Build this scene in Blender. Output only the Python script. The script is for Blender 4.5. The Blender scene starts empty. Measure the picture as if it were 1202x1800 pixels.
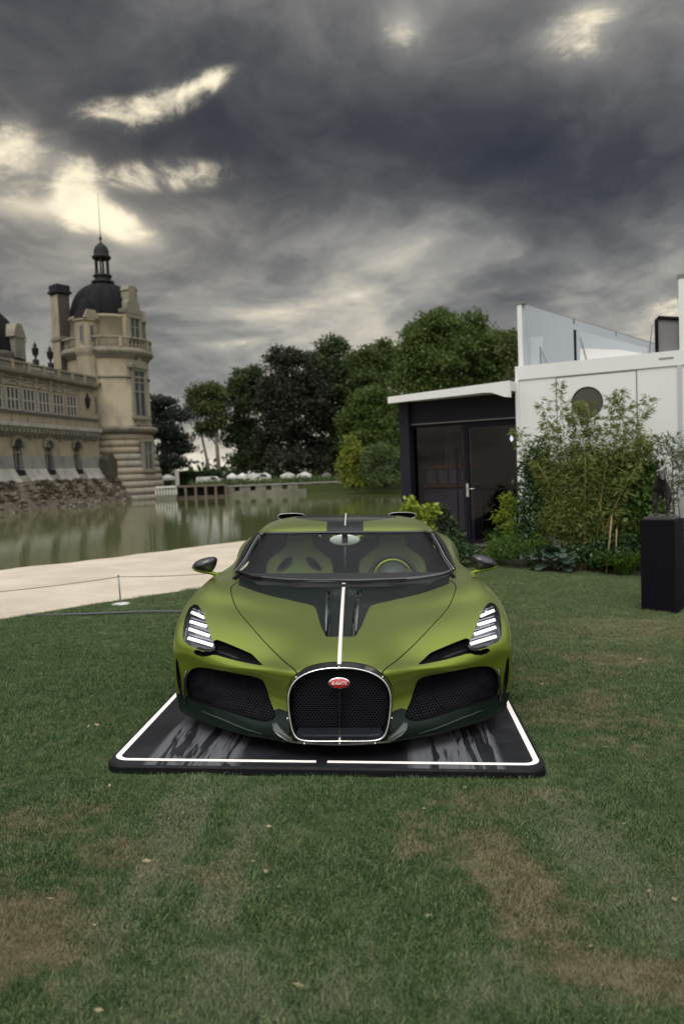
import bpy, bmesh, math, random
import numpy as np
from mathutils import Vector, Matrix, noise as mnoise
from mathutils.kdtree import KDTree
R = math.radians
rng = random.Random(7)
scn = bpy.context.scene
COL = scn.collection

# ------------------------------------------------------------------ camera
cam_d = bpy.data.cameras.new('camera'); cam = bpy.data.objects.new('camera', cam_d); COL.objects.link(cam)
cam_d.sensor_fit = 'VERTICAL'; cam_d.sensor_height = 36.0; cam_d.lens = 36.0 * 1368 / 1800
cam_d.clip_start = 0.1; cam_d.clip_end = 3000
CZ = 1.65
cam.matrix_world = Matrix.Translation((0, 0, CZ)) @ Matrix.Rotation(R(90 - 3.1), 4, 'X') @ Matrix.Rotation(R(-2.3), 4, 'Z')
cam_d.dof.use_dof = True; cam_d.dof.focus_distance = 4.9; cam_d.dof.aperture_fstop = 2.0
scn.camera = cam

# ------------------------------------------------------------------ node helper
class NT:
    def __init__(s, tree): s.t = tree; s.n = tree.nodes; s.l = tree.links
    def node(s, typ, **kw):
        n = s.n.new(typ)
        for k, v in kw.items(): setattr(n, k, v)
        return n
    def put(s, sock, v):
        if v is None: return
        if isinstance(v, bpy.types.NodeSocket): s.l.new(v, sock)
        elif isinstance(v, (tuple, list)) and sock.type == 'RGBA' and len(v) == 3: sock.default_value = (*v, 1)
        else: sock.default_value = v
    def math(s, op, a, b=None, c=None, clamp=False):
        n = s.node('ShaderNodeMath', operation=op, use_clamp=clamp)
        s.put(n.inputs[0], a); s.put(n.inputs[1], b)
        if c is not None: s.put(n.inputs[2], c)
        return n.outputs[0]
    def vmath(s, op, a, b=None, out=0):
        n = s.node('ShaderNodeVectorMath', operation=op)
        s.put(n.inputs[0], a); s.put(n.inputs[1], b)
        return n.outputs[out]
    def mix(s, f, a, b, mode='MIX'):
        n = s.node('ShaderNodeMix', data_type='RGBA', blend_type=mode)
        s.put(n.inputs[0], f); s.put(n.inputs[6], a); s.put(n.inputs[7], b)
        return n.outputs[2]
    def ramp(s, f, stops, interp='LINEAR'):
        n = s.node('ShaderNodeValToRGB'); cr = n.color_ramp; cr.interpolation = interp
        while len(cr.elements) < len(stops): cr.elements.new(1)
        for e, (p, c) in zip(cr.elements, stops):
            e.position = p; e.color = (*c, 1) if isinstance(c, tuple) else (c, c, c, 1)
        s.put(n.inputs[0], f); return n.outputs[0]
    def noise(s, vec, scale, detail=4, rough=.5, dist=0, out=0, dim='3D'):
        n = s.node('ShaderNodeTexNoise', noise_dimensions=dim)
        s.put(n.inputs['Vector'], vec); s.put(n.inputs['Scale'], scale); s.put(n.inputs['Detail'], detail)
        s.put(n.inputs['Roughness'], rough); s.put(n.inputs['Distortion'], dist); return n.outputs[out]
    def smooth(s, x, a, b):
        n = s.node('ShaderNodeMapRange', interpolation_type='SMOOTHSTEP')
        s.put(n.inputs[0], x); s.put(n.inputs[1], a); s.put(n.inputs[2], b); return n.outputs[0]
    def scale(s, vec, v3):
        n = s.node('ShaderNodeMapping'); s.put(n.inputs[0], vec); n.inputs['Scale'].default_value = v3; return n.outputs[0]

MATS = {}
def mat(name, base=(.5, .5, .5), rough=.6, metal=0, coat=0, coat_rough=.1, spec=.5, emit=None, estr=0, var=0, vscale=5, bump=0, bscale=40, build=None, coords='Object', vcol2=None, vstretch=None):
    if name in MATS: return MATS[name]
    m = bpy.data.materials.new(name); m.use_nodes = True; MATS[name] = m
    t = NT(m.node_tree); b = t.n['Principled BSDF']
    t.put(b.inputs['Base Color'], base); b.inputs['Roughness'].default_value = rough
    b.inputs['Metallic'].default_value = metal; b.inputs['Coat Weight'].default_value = coat
    b.inputs['Coat Roughness'].default_value = coat_rough; b.inputs['Specular IOR Level'].default_value = spec
    if emit: t.put(b.inputs['Emission Color'], emit); b.inputs['Emission Strength'].default_value = estr
    tc = t.node('ShaderNodeTexCoord').outputs[coords]
    if vstretch: tc = t.scale(tc, vstretch)
    if var:
        f = t.ramp(t.noise(tc, vscale, 6, .6), [(.3, 0.), (.7, 1.)])
        c2 = vcol2 or tuple(c * (1 - var) for c in base)
        t.put(b.inputs['Base Color'], t.mix(f, base, c2))
        t.put(b.inputs['Roughness'], t.math('MULTIPLY_ADD', f, .12, rough - .06))
    if bump:
        bp = t.node('ShaderNodeBump'); bp.inputs['Strength'].default_value = bump; bp.inputs['Distance'].default_value = .02
        t.put(bp.inputs['Height'], t.noise(tc, bscale, 5, .6)); t.put(b.inputs['Normal'], bp.outputs[0])
    if build: build(t, b, tc)
    return m

# ------------------------------------------------------------------ world: heavy cloud over a Nishita sky
SUN_EL, SUN_AZ = 52.0, 200.0       # azimuth clockwise from +Y
world = bpy.data.worlds.new('World'); scn.world = world; world.use_nodes = True
w = NT(world.node_tree); bg = w.n['Background']; wout = w.n['World Output']
sky = w.node('ShaderNodeTexSky', sky_type='NISHITA', sun_disc=False)
sky.sun_elevation = R(SUN_EL); sky.sun_rotation = R(SUN_AZ)
d = w.node('ShaderNodeTexCoord').outputs['Generated']
sx = w.node('ShaderNodeSeparateXYZ'); w.put(sx.inputs[0], d)
dx, dy, dz = sx.outputs
zc = w.math('ADD', w.math('MAXIMUM', dz, 0.0), .30)
def comb(x, y, z):
    n = w.node('ShaderNodeCombineXYZ'); w.put(n.inputs[0], x); w.put(n.inputs[1], y); w.put(n.inputs[2], z); return n.outputs[0]
pl = comb(w.math('DIVIDE', dx, zc), w.math('DIVIDE', dy, zc), 0.0)
warp = w.vmath('ADD', pl, w.vmath('MULTIPLY', w.vmath('SUBTRACT', w.noise(pl, 1.4, 4, .55, 0, 1), (.5, .5, .5)), (.55, .55, .55)))
n1 = w.noise(warp, .85, 7, .52, 0)
n2 = w.noise(w.vmath('ADD', warp, (7.3, 2.1, 3.3)), 2.4, 8, .60, .0)
n3 = w.noise(w.vmath('ADD', pl, (1.3, 12.1, 9.3)), .45, 3, .5, 0)
n4 = w.noise(w.vmath('ADD', warp, (3.7, 5.5, 1.0)), 3.6, 8, .62, .0)
cl = w.math('ADD', w.math('MULTIPLY', n1, .50), w.math('ADD', w.math('MULTIPLY', n2, .30), w.math('MULTIPLY', n3, .20)))
# light level against elevation (dz = sin of elevation)
lev = w.ramp(dz, [(0, .84), (.08, .80), (.14, .68), (.2, .56), (.27, .43), (.34, .36), (.40, .32), (.47, .38), (.55, .45), (1, .50)])
dens = w.math('ADD', w.math('MULTIPLY', w.math('SUBTRACT', cl, .5), 3.6), lev)
def gauss(az, el, sa, se, tilt=0.0):
    # a smooth bump of sky round one direction, az/el in degrees
    c = Vector((math.sin(R(az)) * math.cos(R(el)), math.cos(R(az)) * math.cos(R(el)), math.sin(R(el))))
    rt = Vector((math.cos(R(az)), -math.sin(R(az)), 0)); up = rt.cross(c)
    a = rt * math.cos(R(tilt)) + up * math.sin(R(tilt)); b2 = up * math.cos(R(tilt)) - rt * math.sin(R(tilt))
    pa = w.math('DIVIDE', w.vmath('DOT_PRODUCT', d, tuple(a), 'Value'), math.sin(R(sa)))
    pb = w.math('DIVIDE', w.vmath('DOT_PRODUCT', d, tuple(b2), 'Value'), math.sin(R(se)))
    fr = w.math('GREATER_THAN', w.vmath('DOT_PRODUCT', d, tuple(c), 'Value'), 0.0)
    e = w.math('EXPONENT', w.math('MULTIPLY', w.math('ADD', w.math('MULTIPLY', pa, pa), w.math('MULTIPLY', pb, pb)), -1.0))
    return w.math('MULTIPLY', e, fr)
def addall(lst):
    r = lst[0]
    for q in lst[1:]: r = w.math('ADD', r, q)
    return r
breaks = addall([w.math('MULTIPLY', gauss(*a), k) for a, k in [
    ((-11.3, 24.6, 3.0, .8, 24), 1.15), ((-8.6, 25.8, 1.6, .45, 24), .9), ((-15.4, 23.8, 1.8, .7, 10), 1.0), ((-17.6, 19.1, 1.1, 1.7, 0), 2.6),
    ((-15.3, 17.3, 2.2, .8, -22), 2.4), ((-21.2, 21.0, 2.2, 1.4, 0), 1.3), ((-11.5, 20.3, 4.5, .9, 4), .8), ((-20.5, 18.0, 3, .8, 0), .8), ((5.6, 28.4, 1.5, 1.3, 0), .65),
    ((18, 26.8, 2.6, 1.5, 0), .62), ((23.3, 9.8, 3.2, .8, 5), .7), ((-4.8, 11.6, 4.5, .55, 5), .4), ((-7, 9.3, 5, .5, 5), .35), ((12, 12, 6, .5, 3), .25)]])
dens = w.math('ADD', dens, w.math('SUBTRACT', w.math('ADD', w.math('MULTIPLY', w.math('MINIMUM', breaks, 1.0), .34), w.math('ADD', w.math('MULTIPLY', gauss(-18, 19, 10, 5.5), .20), w.math('MULTIPLY', gauss(14, 27.5, 12, 3.5, 6), .08))), w.math('ADD', w.math('MULTIPLY', gauss(8, 21.5, 22, 3.6, -3), .17), w.math('MULTIPLY', gauss(-12, 27, 10, 2.5, 0), .05))))
col = w.ramp(dens, [(0, (.032, .033, .040)), (.18, (.052, .053, .061)), (.38, (.105, .105, .107)), (.55, (.195, .192, .186)), (.72, (.35, .34, .31)), (.9, (.62, .57, .47)), (1, (.85, .80, .66))])
nb_ = w.math('ADD', w.math('MULTIPLY', n2, .45), w.math('MULTIPLY', n4, .55))
n5 = w.noise(w.vmath('ADD', warp, (9.1, 2.2, 4.0)), 9.5, 8, .68, .0)
nb_ = w.math('ADD', w.math('MULTIPLY', w.math('SUBTRACT', nb_, .5), 1.6), w.math('MULTIPLY', w.math('SUBTRACT', n5, .5), 3.2))
glow = w.smooth(w.math('ADD', w.math('MULTIPLY', nb_, w.smooth(breaks, .05, .5)), w.math('MULTIPLY', w.math('MINIMUM', breaks, 1.6), .50)), .02, 1.12)
col = w.mix(w.math('MULTIPLY', gauss(-17, 19, 12, 6), .35), col, w.vmath('MULTIPLY', col, (1.35, 1.2, .95)))
col = w.mix(glow, col, (1.15, 1.02, .74))
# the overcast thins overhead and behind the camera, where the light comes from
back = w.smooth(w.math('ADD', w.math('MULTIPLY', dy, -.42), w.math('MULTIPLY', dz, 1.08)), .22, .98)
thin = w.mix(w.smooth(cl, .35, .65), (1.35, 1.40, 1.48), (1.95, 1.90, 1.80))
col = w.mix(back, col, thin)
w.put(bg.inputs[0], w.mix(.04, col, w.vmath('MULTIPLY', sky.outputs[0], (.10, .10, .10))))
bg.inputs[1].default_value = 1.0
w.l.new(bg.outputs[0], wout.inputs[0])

sl = bpy.data.lights.new('sun', 'SUN'); so = bpy.data.objects.new('sun', sl); COL.objects.link(so)
sl.energy = 1.3; sl.angle = R(28); sl.color = (1, .96, .89)
sdir = Vector((math.sin(R(SUN_AZ)) * math.cos(R(SUN_EL)), math.cos(R(SUN_AZ)) * math.cos(R(SUN_EL)), math.sin(R(SUN_EL))))
so.rotation_euler = (-sdir).to_track_quat('-Z', 'Y').to_euler()

scn.view_settings.view_transform = 'Standard'; scn.view_settings.look = 'None'
scn.view_settings.exposure = 0.0; scn.view_settings.gamma = 1.0; scn.view_settings.use_curve_mapping = False

# ------------------------------------------------------------------ object helpers
def finish(o, parent=None, m=None):
    COL.objects.link(o)
    if parent is not None: o.parent = parent
    if m is not None:
        for x in (m if isinstance(m, (list, tuple)) else [m]): o.data.materials.append(x)
    return o
def tag(o, label=None, cat=None, group=None, kind=None):
    if label: o['label'] = label
    if cat: o['category'] = cat
    if group: o['group'] = group
    if kind: o['kind'] = kind
    return o
def empty(name, loc=(0, 0, 0), rz=0, label=None, cat=None, group=None):
    o = bpy.data.objects.new(name, None); COL.objects.link(o); o.location = loc; o.rotation_euler = (0, 0, rz)
    o.empty_display_size = .1
    return tag(o, label, cat, group)
def raw(name, verts, faces, m=None, parent=None, smooth=False, midx=None):
    me = bpy.data.meshes.new(name)
    me.from_pydata([tuple(map(float, v)) for v in verts], [], [tuple(int(i) for i in f) for f in faces])
    if smooth: me.polygons.foreach_set('use_smooth', [True] * len(me.polygons))
    if midx is not None: me.polygons.foreach_set('material_index', midx)
    me.update()
    return finish(bpy.data.objects.new(name, me), parent, m)
class MB:
    """collects shapes into ONE mesh"""
    def __init__(s): s.v = []; s.f = []; s.sm = []
    def add(s, vs, fs, smooth=False):
        n = len(s.v); s.v += [tuple(v) for v in vs]; s.f += [tuple(i + n for i in f) for f in fs]; s.sm += [smooth] * len(fs); return s
    def box(s, lo, hi, M=None, bevel=0):
        x0, y0, z0 = lo; x1, y1, z1 = hi
        if bevel:
            bm = bmesh.new(); bmesh.ops.create_cube(bm, size=1)
            for v in bm.verts: v.co = Vector((x0 + (v.co.x + .5) * (x1 - x0), y0 + (v.co.y + .5) * (y1 - y0), z0 + (v.co.z + .5) * (z1 - z0)))
            bmesh.ops.bevel(bm, geom=bm.edges[:], offset=bevel, segments=2, affect='EDGES', profile=.5)
            vs = [v.co.copy() for v in bm.verts]; fs = [[v.index for v in f.verts] for f in bm.faces]; bm.free()
        else:
            vs = [Vector(p) for p in ((x0, y0, z0), (x1, y0, z0), (x1, y1, z0), (x0, y1, z0), (x0, y0, z1), (x1, y0, z1), (x1, y1, z1), (x0, y1, z1))]
            fs = [(0, 3, 2, 1), (4, 5, 6, 7), (0, 1, 5, 4), (1, 2, 6, 5), (2, 3, 7, 6), (3, 0, 4, 7)]
        if M is not None: vs = [M @ v for v in vs]
        return s.add(vs, fs)
    def tube(s, pts, r, n=8, caps=True, closed=False, flat=1.0):
        pts = [Vector(p) for p in pts]; N = len(pts); rr = r if isinstance(r, (list, tuple)) else [r] * N
        up = Vector((0, 0, 1)); vs = []; prev = None
        for i, p in enumerate(pts):
            a = pts[(i - 1) % N] if (closed or i > 0) else p; b = pts[(i + 1) % N] if (closed or i < N - 1) else p
            t = (b - a).normalized()
            x = t.cross(up if prev is None else prev[1])
            if x.length < 1e-4: x = t.cross(Vector((0, 1, 0)))
            x.normalize(); y = x.cross(t).normalized(); prev = (x, y)
            for k in range(n):
                q = 2 * math.pi * k / n; vs.append(p + (x * math.cos(q) + y * math.sin(q) * flat) * rr[i])
        fs = []
        for i in range(N if closed else N - 1):
            for k in range(n):
                a = i * n + k; b = i * n + (k + 1) % n; j = (i + 1) % N
                fs.append((a, b, j * n + (k + 1) % n, j * n + k))
        s.add(vs, fs, True)
        if caps and not closed:
            m = len(s.v) - len(vs); s.f += [tuple(m + k for k in range(n))[::-1], tuple(m + (N - 1) * n + k for k in range(n))]; s.sm += [False, False]
        return s
    def lathe(s, prof, n=24, c=(0, 0, 0), a0=0, a1=2 * math.pi, smooth=True, sx=1, sy=1):
        full = abs(a1 - a0 - 2 * math.pi) < 1e-6; m = n if full else n + 1; vs = []
        for r, z in prof:
            for k in range(m):
                q = a0 + (a1 - a0) * k / n; vs.append((c[0] + r * math.cos(q) * sx, c[1] + r * math.sin(q) * sy, c[2] + z))
        fs = []
        for i in range(len(prof) - 1):
            for k in range(n):
                k2 = (k + 1) % m; fs.append((i * m + k, i * m + k2, (i + 1) * m + k2, (i + 1) * m + k))
        return s.add(vs, fs, smooth)
    def prism(s, poly, lo, hi, axis='z', M=None):
        n = len(poly); vs = []
        for t in (lo, hi):
            for a, b in poly:
                vs.append({'z': (a, b, t), 'y': (a, t, b), 'x': (t, a, b)}[axis])
        if M is not None: vs = [M @ Vector(v) for v in vs]
        fs = [tuple(range(n))[::-1], tuple(range(n, 2 * n))] + [(i, (i + 1) % n, n + (i + 1) % n, n + i) for i in range(n)]
        return s.add(vs, fs)
    def build(s, name, m=None, parent=None):
        me = bpy.data.meshes.new(name); me.from_pydata([tuple(v) for v in s.v], [], s.f)
        me.polygons.foreach_set('use_smooth', s.sm); me.update()
        bm = bmesh.new(); bm.from_mesh(me); bmesh.ops.recalc_face_normals(bm, faces=bm.faces); bm.to_mesh(me); bm.free()
        return finish(bpy.data.objects.new(name, me), parent, m)
def kids(o): return [c for c in bpy.data.objects if c.parent == o]
def copy_tree(o, parent=None):
    c = o.copy(); COL.objects.link(c)
    if parent is not None: c.parent = parent
    for ch in kids(o): copy_tree(ch, c)
    return c
TILT = R(1.7)
def G(x): return -math.tan(TILT) * max(-14., min(14., x))          # the lawn falls gently to the right
def GL(x, y): return G(x) + .042 * max(0., min(1., (8.2 - y) / 2.2))
# ================================================================== THE SETTING
def P(o, u=None): return o
WZ = -1.0                                            # water level
def lawncolor(t):
    """turf colour by place: mown green, dry brown patches, pale worn tracks"""
    pos = t.node('ShaderNodeNewGeometry').outputs['Position']
    s = t.node('ShaderNodeSeparateXYZ'); t.put(s.inputs[0], pos); x, y, z = s.outputs
    flat = t.scale(pos, (1, 1, 0))
    big = t.noise(flat, .55, 5, .6); midn = t.noise(t.vmath('ADD', flat, (4.1, 7.7, 0)), 2.3, 6, .62, .4); fine = t.noise(flat, 9, 5, .6)
    streak = t.noise(t.scale(pos, (1.5, .6, 0)), 5.0, 6, .65)
    green = t.mix(t.smooth(midn, .3, .7), (.028, .076, .024), (.061, .111, .034))
    green = t.mix(t.smooth(fine, .35, .75), green, (.088, .133, .050))
    def bump(cx, cy, rx, ry, k=1.0):
        a = t.math('DIVIDE', t.math('SUBTRACT', x, cx), rx); b2 = t.math('DIVIDE', t.math('SUBTRACT', y, cy), ry)
        return t.math('MULTIPLY', t.math('EXPONENT', t.math('MULTIPLY', t.math('ADD', t.math('MULTIPLY', a, a), t.math('MULTIPLY', b2, b2)), -1.0)), k)
    def tot(l):
        r = l[0]
        for q in l[1:]: r = t.math('ADD', r, q)
        return r
    brown = tot([bump(-1.35, 2.75, .40, .30, .55), bump(-1.25, 2.5, .3, .25, .5), bump(-1.55, 3.5, .35, .25, .3), bump(-1.0, 3.2, .3, .25, .3), bump(.62, 2.75, .16, .30, .6), bump(.60, 3.15, .18, .3, .45), bump(.95, 2.35, .35, .12, .6), bump(.25, 3.2, .10, .18, .4),
                 bump(.6, 3.7, .3, .16, .4), bump(1.6, 5.0, .5, .8, .35), bump(3.0, 7.8, 1.2, .8, .45), bump(2.2, 6.4, .6, .5, .35), bump(-.55, 2.9, .15, .25, .3), bump(1.5, 2.6, .3, .3, .35)])
    wear = tot([bump(-.80, 3.3, .16, .9, .5), bump(-.48, 3.2, .10, .8, .45), bump(.98, 3.35, .17, .7, .45), bump(1.15, 2.6, .18, .5, .35), bump(-.3, 2.3, .4, .25, .35), bump(.5, 2.3, .3, .2, .3)])
    bm_ = t.smooth(t.math('ADD', t.math('ADD', t.math('MULTIPLY', midn, 1.1), t.math('MULTIPLY', fine, .75)), t.math('MULTIPLY', brown, .9)), 1.0, 1.42)
    wm = t.smooth(t.math('ADD', t.math('ADD', t.math('MULTIPLY', streak, 1.2), t.math('MULTIPLY', fine, .8)), t.math('MULTIPLY', wear, .9)), 1.02, 1.50)
    far = t.smooth(t.math('ADD', t.math('MULTIPLY', x, .5), y), 5.5, 9.0)
    c = t.mix(t.math('MULTIPLY', wm, .8), green, (.185, .205, .135)); c = t.mix(t.math('MULTIPLY', bm_, .85), c, t.mix(t.smooth(fine, .4, .7), (.19, .145, .085), (.29, .23, .15)))
    return t.mix(t.math('MULTIPLY', far, .35), c, (.15, .17, .08)), fine
def lawn_build(t, b, tc):
    c, fine = lawncolor(t); t.put(b.inputs['Base Color'], t.mix(.22, c, (.05, .045, .028)))
    bp = t.node('ShaderNodeBump'); bp.inputs['Distance'].default_value = .02; bp.inputs['Strength'].default_value = .9
    t.put(bp.inputs['Height'], t.noise(tc, 70, 6, .7)); t.put(b.inputs['Normal'], bp.outputs[0])
m_lawn = mat('turf', (.05, .08, .035), .95, spec=.15, build=lawn_build)
def blade_build(t, b, tc):
    c, fine = lawncolor(t)
    rnd = t.node('ShaderNodeNewGeometry').outputs['Random Per Island']
    c2 = t.mix(t.smooth(rnd, .55, 1.0), c, (.185, .215, .095)); c2 = t.mix(t.smooth(rnd, .22, .0), c2, (.02, .05, .015))
    t.put(b.inputs['Base Color'], c2); b.inputs['Subsurface Weight'].default_value = 0
m_blade = mat('grass_blade', (.05, .08, .03), .7, spec=.25, build=blade_build)
def gravel_build(t, b, tc):
    pos = t.node('ShaderNodeNewGeometry').outputs['Position']
    a = t.noise(pos, 1.1, 6, .6); f = t.noise(pos, 60, 4, .7)
    c = t.mix(t.smooth(a, .3, .7), (.50, .43, .34), (.62, .545, .44)); c = t.mix(t.smooth(f, .45, .8), c, (.30, .25, .19))
    t.put(b.inputs['Base Color'], c)
    bp = t.node('ShaderNodeBump'); bp.inputs['Distance'].default_value = .01; bp.inputs['Strength'].default_value = .7; t.put(bp.inputs['Height'], f); t.put(b.inputs['Normal'], bp.outputs[0])
m_gravel = mat('pale_gravel', (.5, .43, .34), .95, spec=.1, build=gravel_build)
m_farground = mat('park_ground', (.07, .09, .035), .95, var=.4, vscale=.15, spec=.1)

# near bank outline: the path runs along the water, its far edge curving off behind the pavilion
far_edge = [(-30, -20), (-12.5, 4.5), (-8.2, 10.0), (-5.85, 13.17), (-4.45, 15.02), (-2.43, 18.14), (-.9, 20.4), (1.2, 22.6), (6, 25), (20, 28), (60, 30)]
near_edge = [(-22, -20), (-7.6, 4.0), (-3.9, 8.7), (-3.22, 9.57), (-2.12, 10.83), (-1.0, 11.9), (.6, 14.0), (2.2, 17.6), (7, 20), (20, 22.5), (60, 24)]
def interp_edge(e, n=90):
    e = [Vector(p) for p in e]; out = []
    for k in range(n): t = k * (len(e) - 1) / (n - 1); i = min(int(t), len(e) - 2); out.append(e[i].lerp(e[i + 1], t - i))
    return out
fe, ne_ = interp_edge(far_edge), interp_edge(near_edge)
for i, p in enumerate(fe):
    q = mnoise.noise(Vector((p.x * 1.7, p.y * 1.7, 0))) * .10; p.x += q; p.y -= q
for i, p in enumerate(ne_):
    q = mnoise.noise(Vector((p.x * 2.1, p.y * 2.1, 5))) * .08; p.x += q; p.y -= q
V = []; F = []
n = len(ne_)
for p in ne_: V.append((p.x, p.y, G(p.x) + .004))
for p in fe: V.append((p.x, p.y, G(p.x) + .004))
F = [(i, i + 1, n + i + 1, n + i) for i in range(n - 1)]
o = raw('gravel_path', V, F, m_gravel); tag(o, kind='structure')
# lawn sheet: everything this side of the path's near edge
V = [(p.x, p.y, G(p.x)) for p in ne_]; k0 = len(V)
far_l = [(p.x + (60 - p.x) * .0 + 1.0 * max(0, 0), -20) for p in ne_]
V += [(min(60, max(-22, -22 + 82 * i / (n - 1))), -20, G(max(-22, -22 + 82 * i / (n - 1)))) for i in range(n)]
LV, LF = [], []; NS = 44
for i in range(n):
    for k in range(NS + 1):
        a = Vector(V[i]); b2 = Vector(V[k0 + i]); p = a.lerp(b2, k / NS); LV.append((p.x, p.y, GL(p.x, p.y)))
for i in range(n - 1):
    for k in range(NS): LF.append((i * (NS + 1) + k, i * (NS + 1) + k + 1, (i + 1) * (NS + 1) + k + 1, (i + 1) * (NS + 1) + k))
tag(raw('lawn', LV, LF, m_lawn), kind='structure')
# bank between path and water
V = []
for i, p in enumerate(fe):
    t_ = Vector((fe[min(i + 1, n - 1)] - fe[max(i - 1, 0)])).normalized(); nn = Vector((-t_.y, t_.x))
    for dd, z in ((0, .004), (.10, -.05), (.22, -.35), (.5, -1.6)):
        w_ = mnoise.noise(Vector((p.x * 3, p.y * 3, dd))) * .05
        V.append((p.x + nn.x * (dd + w_), p.y + nn.y * (dd + w_), G(p.x) + z))
F = [(i * 4 + k, (i + 1) * 4 + k, (i + 1) * 4 + k + 1, i * 4 + k + 1) for i in range(n - 1) for k in range(3)]
tag(raw('bank', V, F, mat('earth_bank', (.20, .165, .11), .95, var=.6, vscale=3, bump=.6, bscale=12), smooth=True), kind='structure')
# water
def water_build(t, b, tc):
    pos = t.node('ShaderNodeNewGeometry').outputs['Position']
    b.inputs['IOR'].default_value = 1.33
    a = t.noise(t.scale(pos, (.8, 1.6, 1)), 1.1, 4, .55); c = t.noise(t.scale(pos, (1, 2.2, 1)), 5, 3, .5)
    h = t.math('ADD', t.math('MULTIPLY', a, .7), t.math('MULTIPLY', c, .16))
    bp = t.node('ShaderNodeBump'); bp.inputs['Distance'].default_value = .05; bp.inputs['Strength'].default_value = .10; t.put(bp.inputs['Height'], h); t.put(b.inputs['Normal'], bp.outputs[0])
m_water = mat('green_moat_water', (.095, .110, .042), .04, spec=.6, build=water_build)
tag(raw('water', [(-400, -40, WZ), (400, -40, WZ), (400, 400, WZ), (-400, 400, WZ)], [(0, 1, 2, 3)], m_water), kind='structure')
# far park beyond the water
V = []; F = []; xs = [-900, -120, -60, -24, -20.3, -14, -1, 7, 30, 90, 900]; ys0 = [94, 94, 97, 95.5, 95.6, 96.2, 95, 93.5, 90, 84, 80]
for x, y in zip(xs, ys0): V += [(x, y, -1.3), (x, y, .0), (x, y + 40, .35), (x, y + 160, .5), (x * 1.4, 2500, 1.2)]
F = [(i * 5 + k, (i + 1) * 5 + k, (i + 1) * 5 + k + 1, i * 5 + k + 1) for i in range(len(xs) - 1) for k in range(4)]
tag(raw('park_ground', V, F, m_farground), kind='structure')

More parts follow.
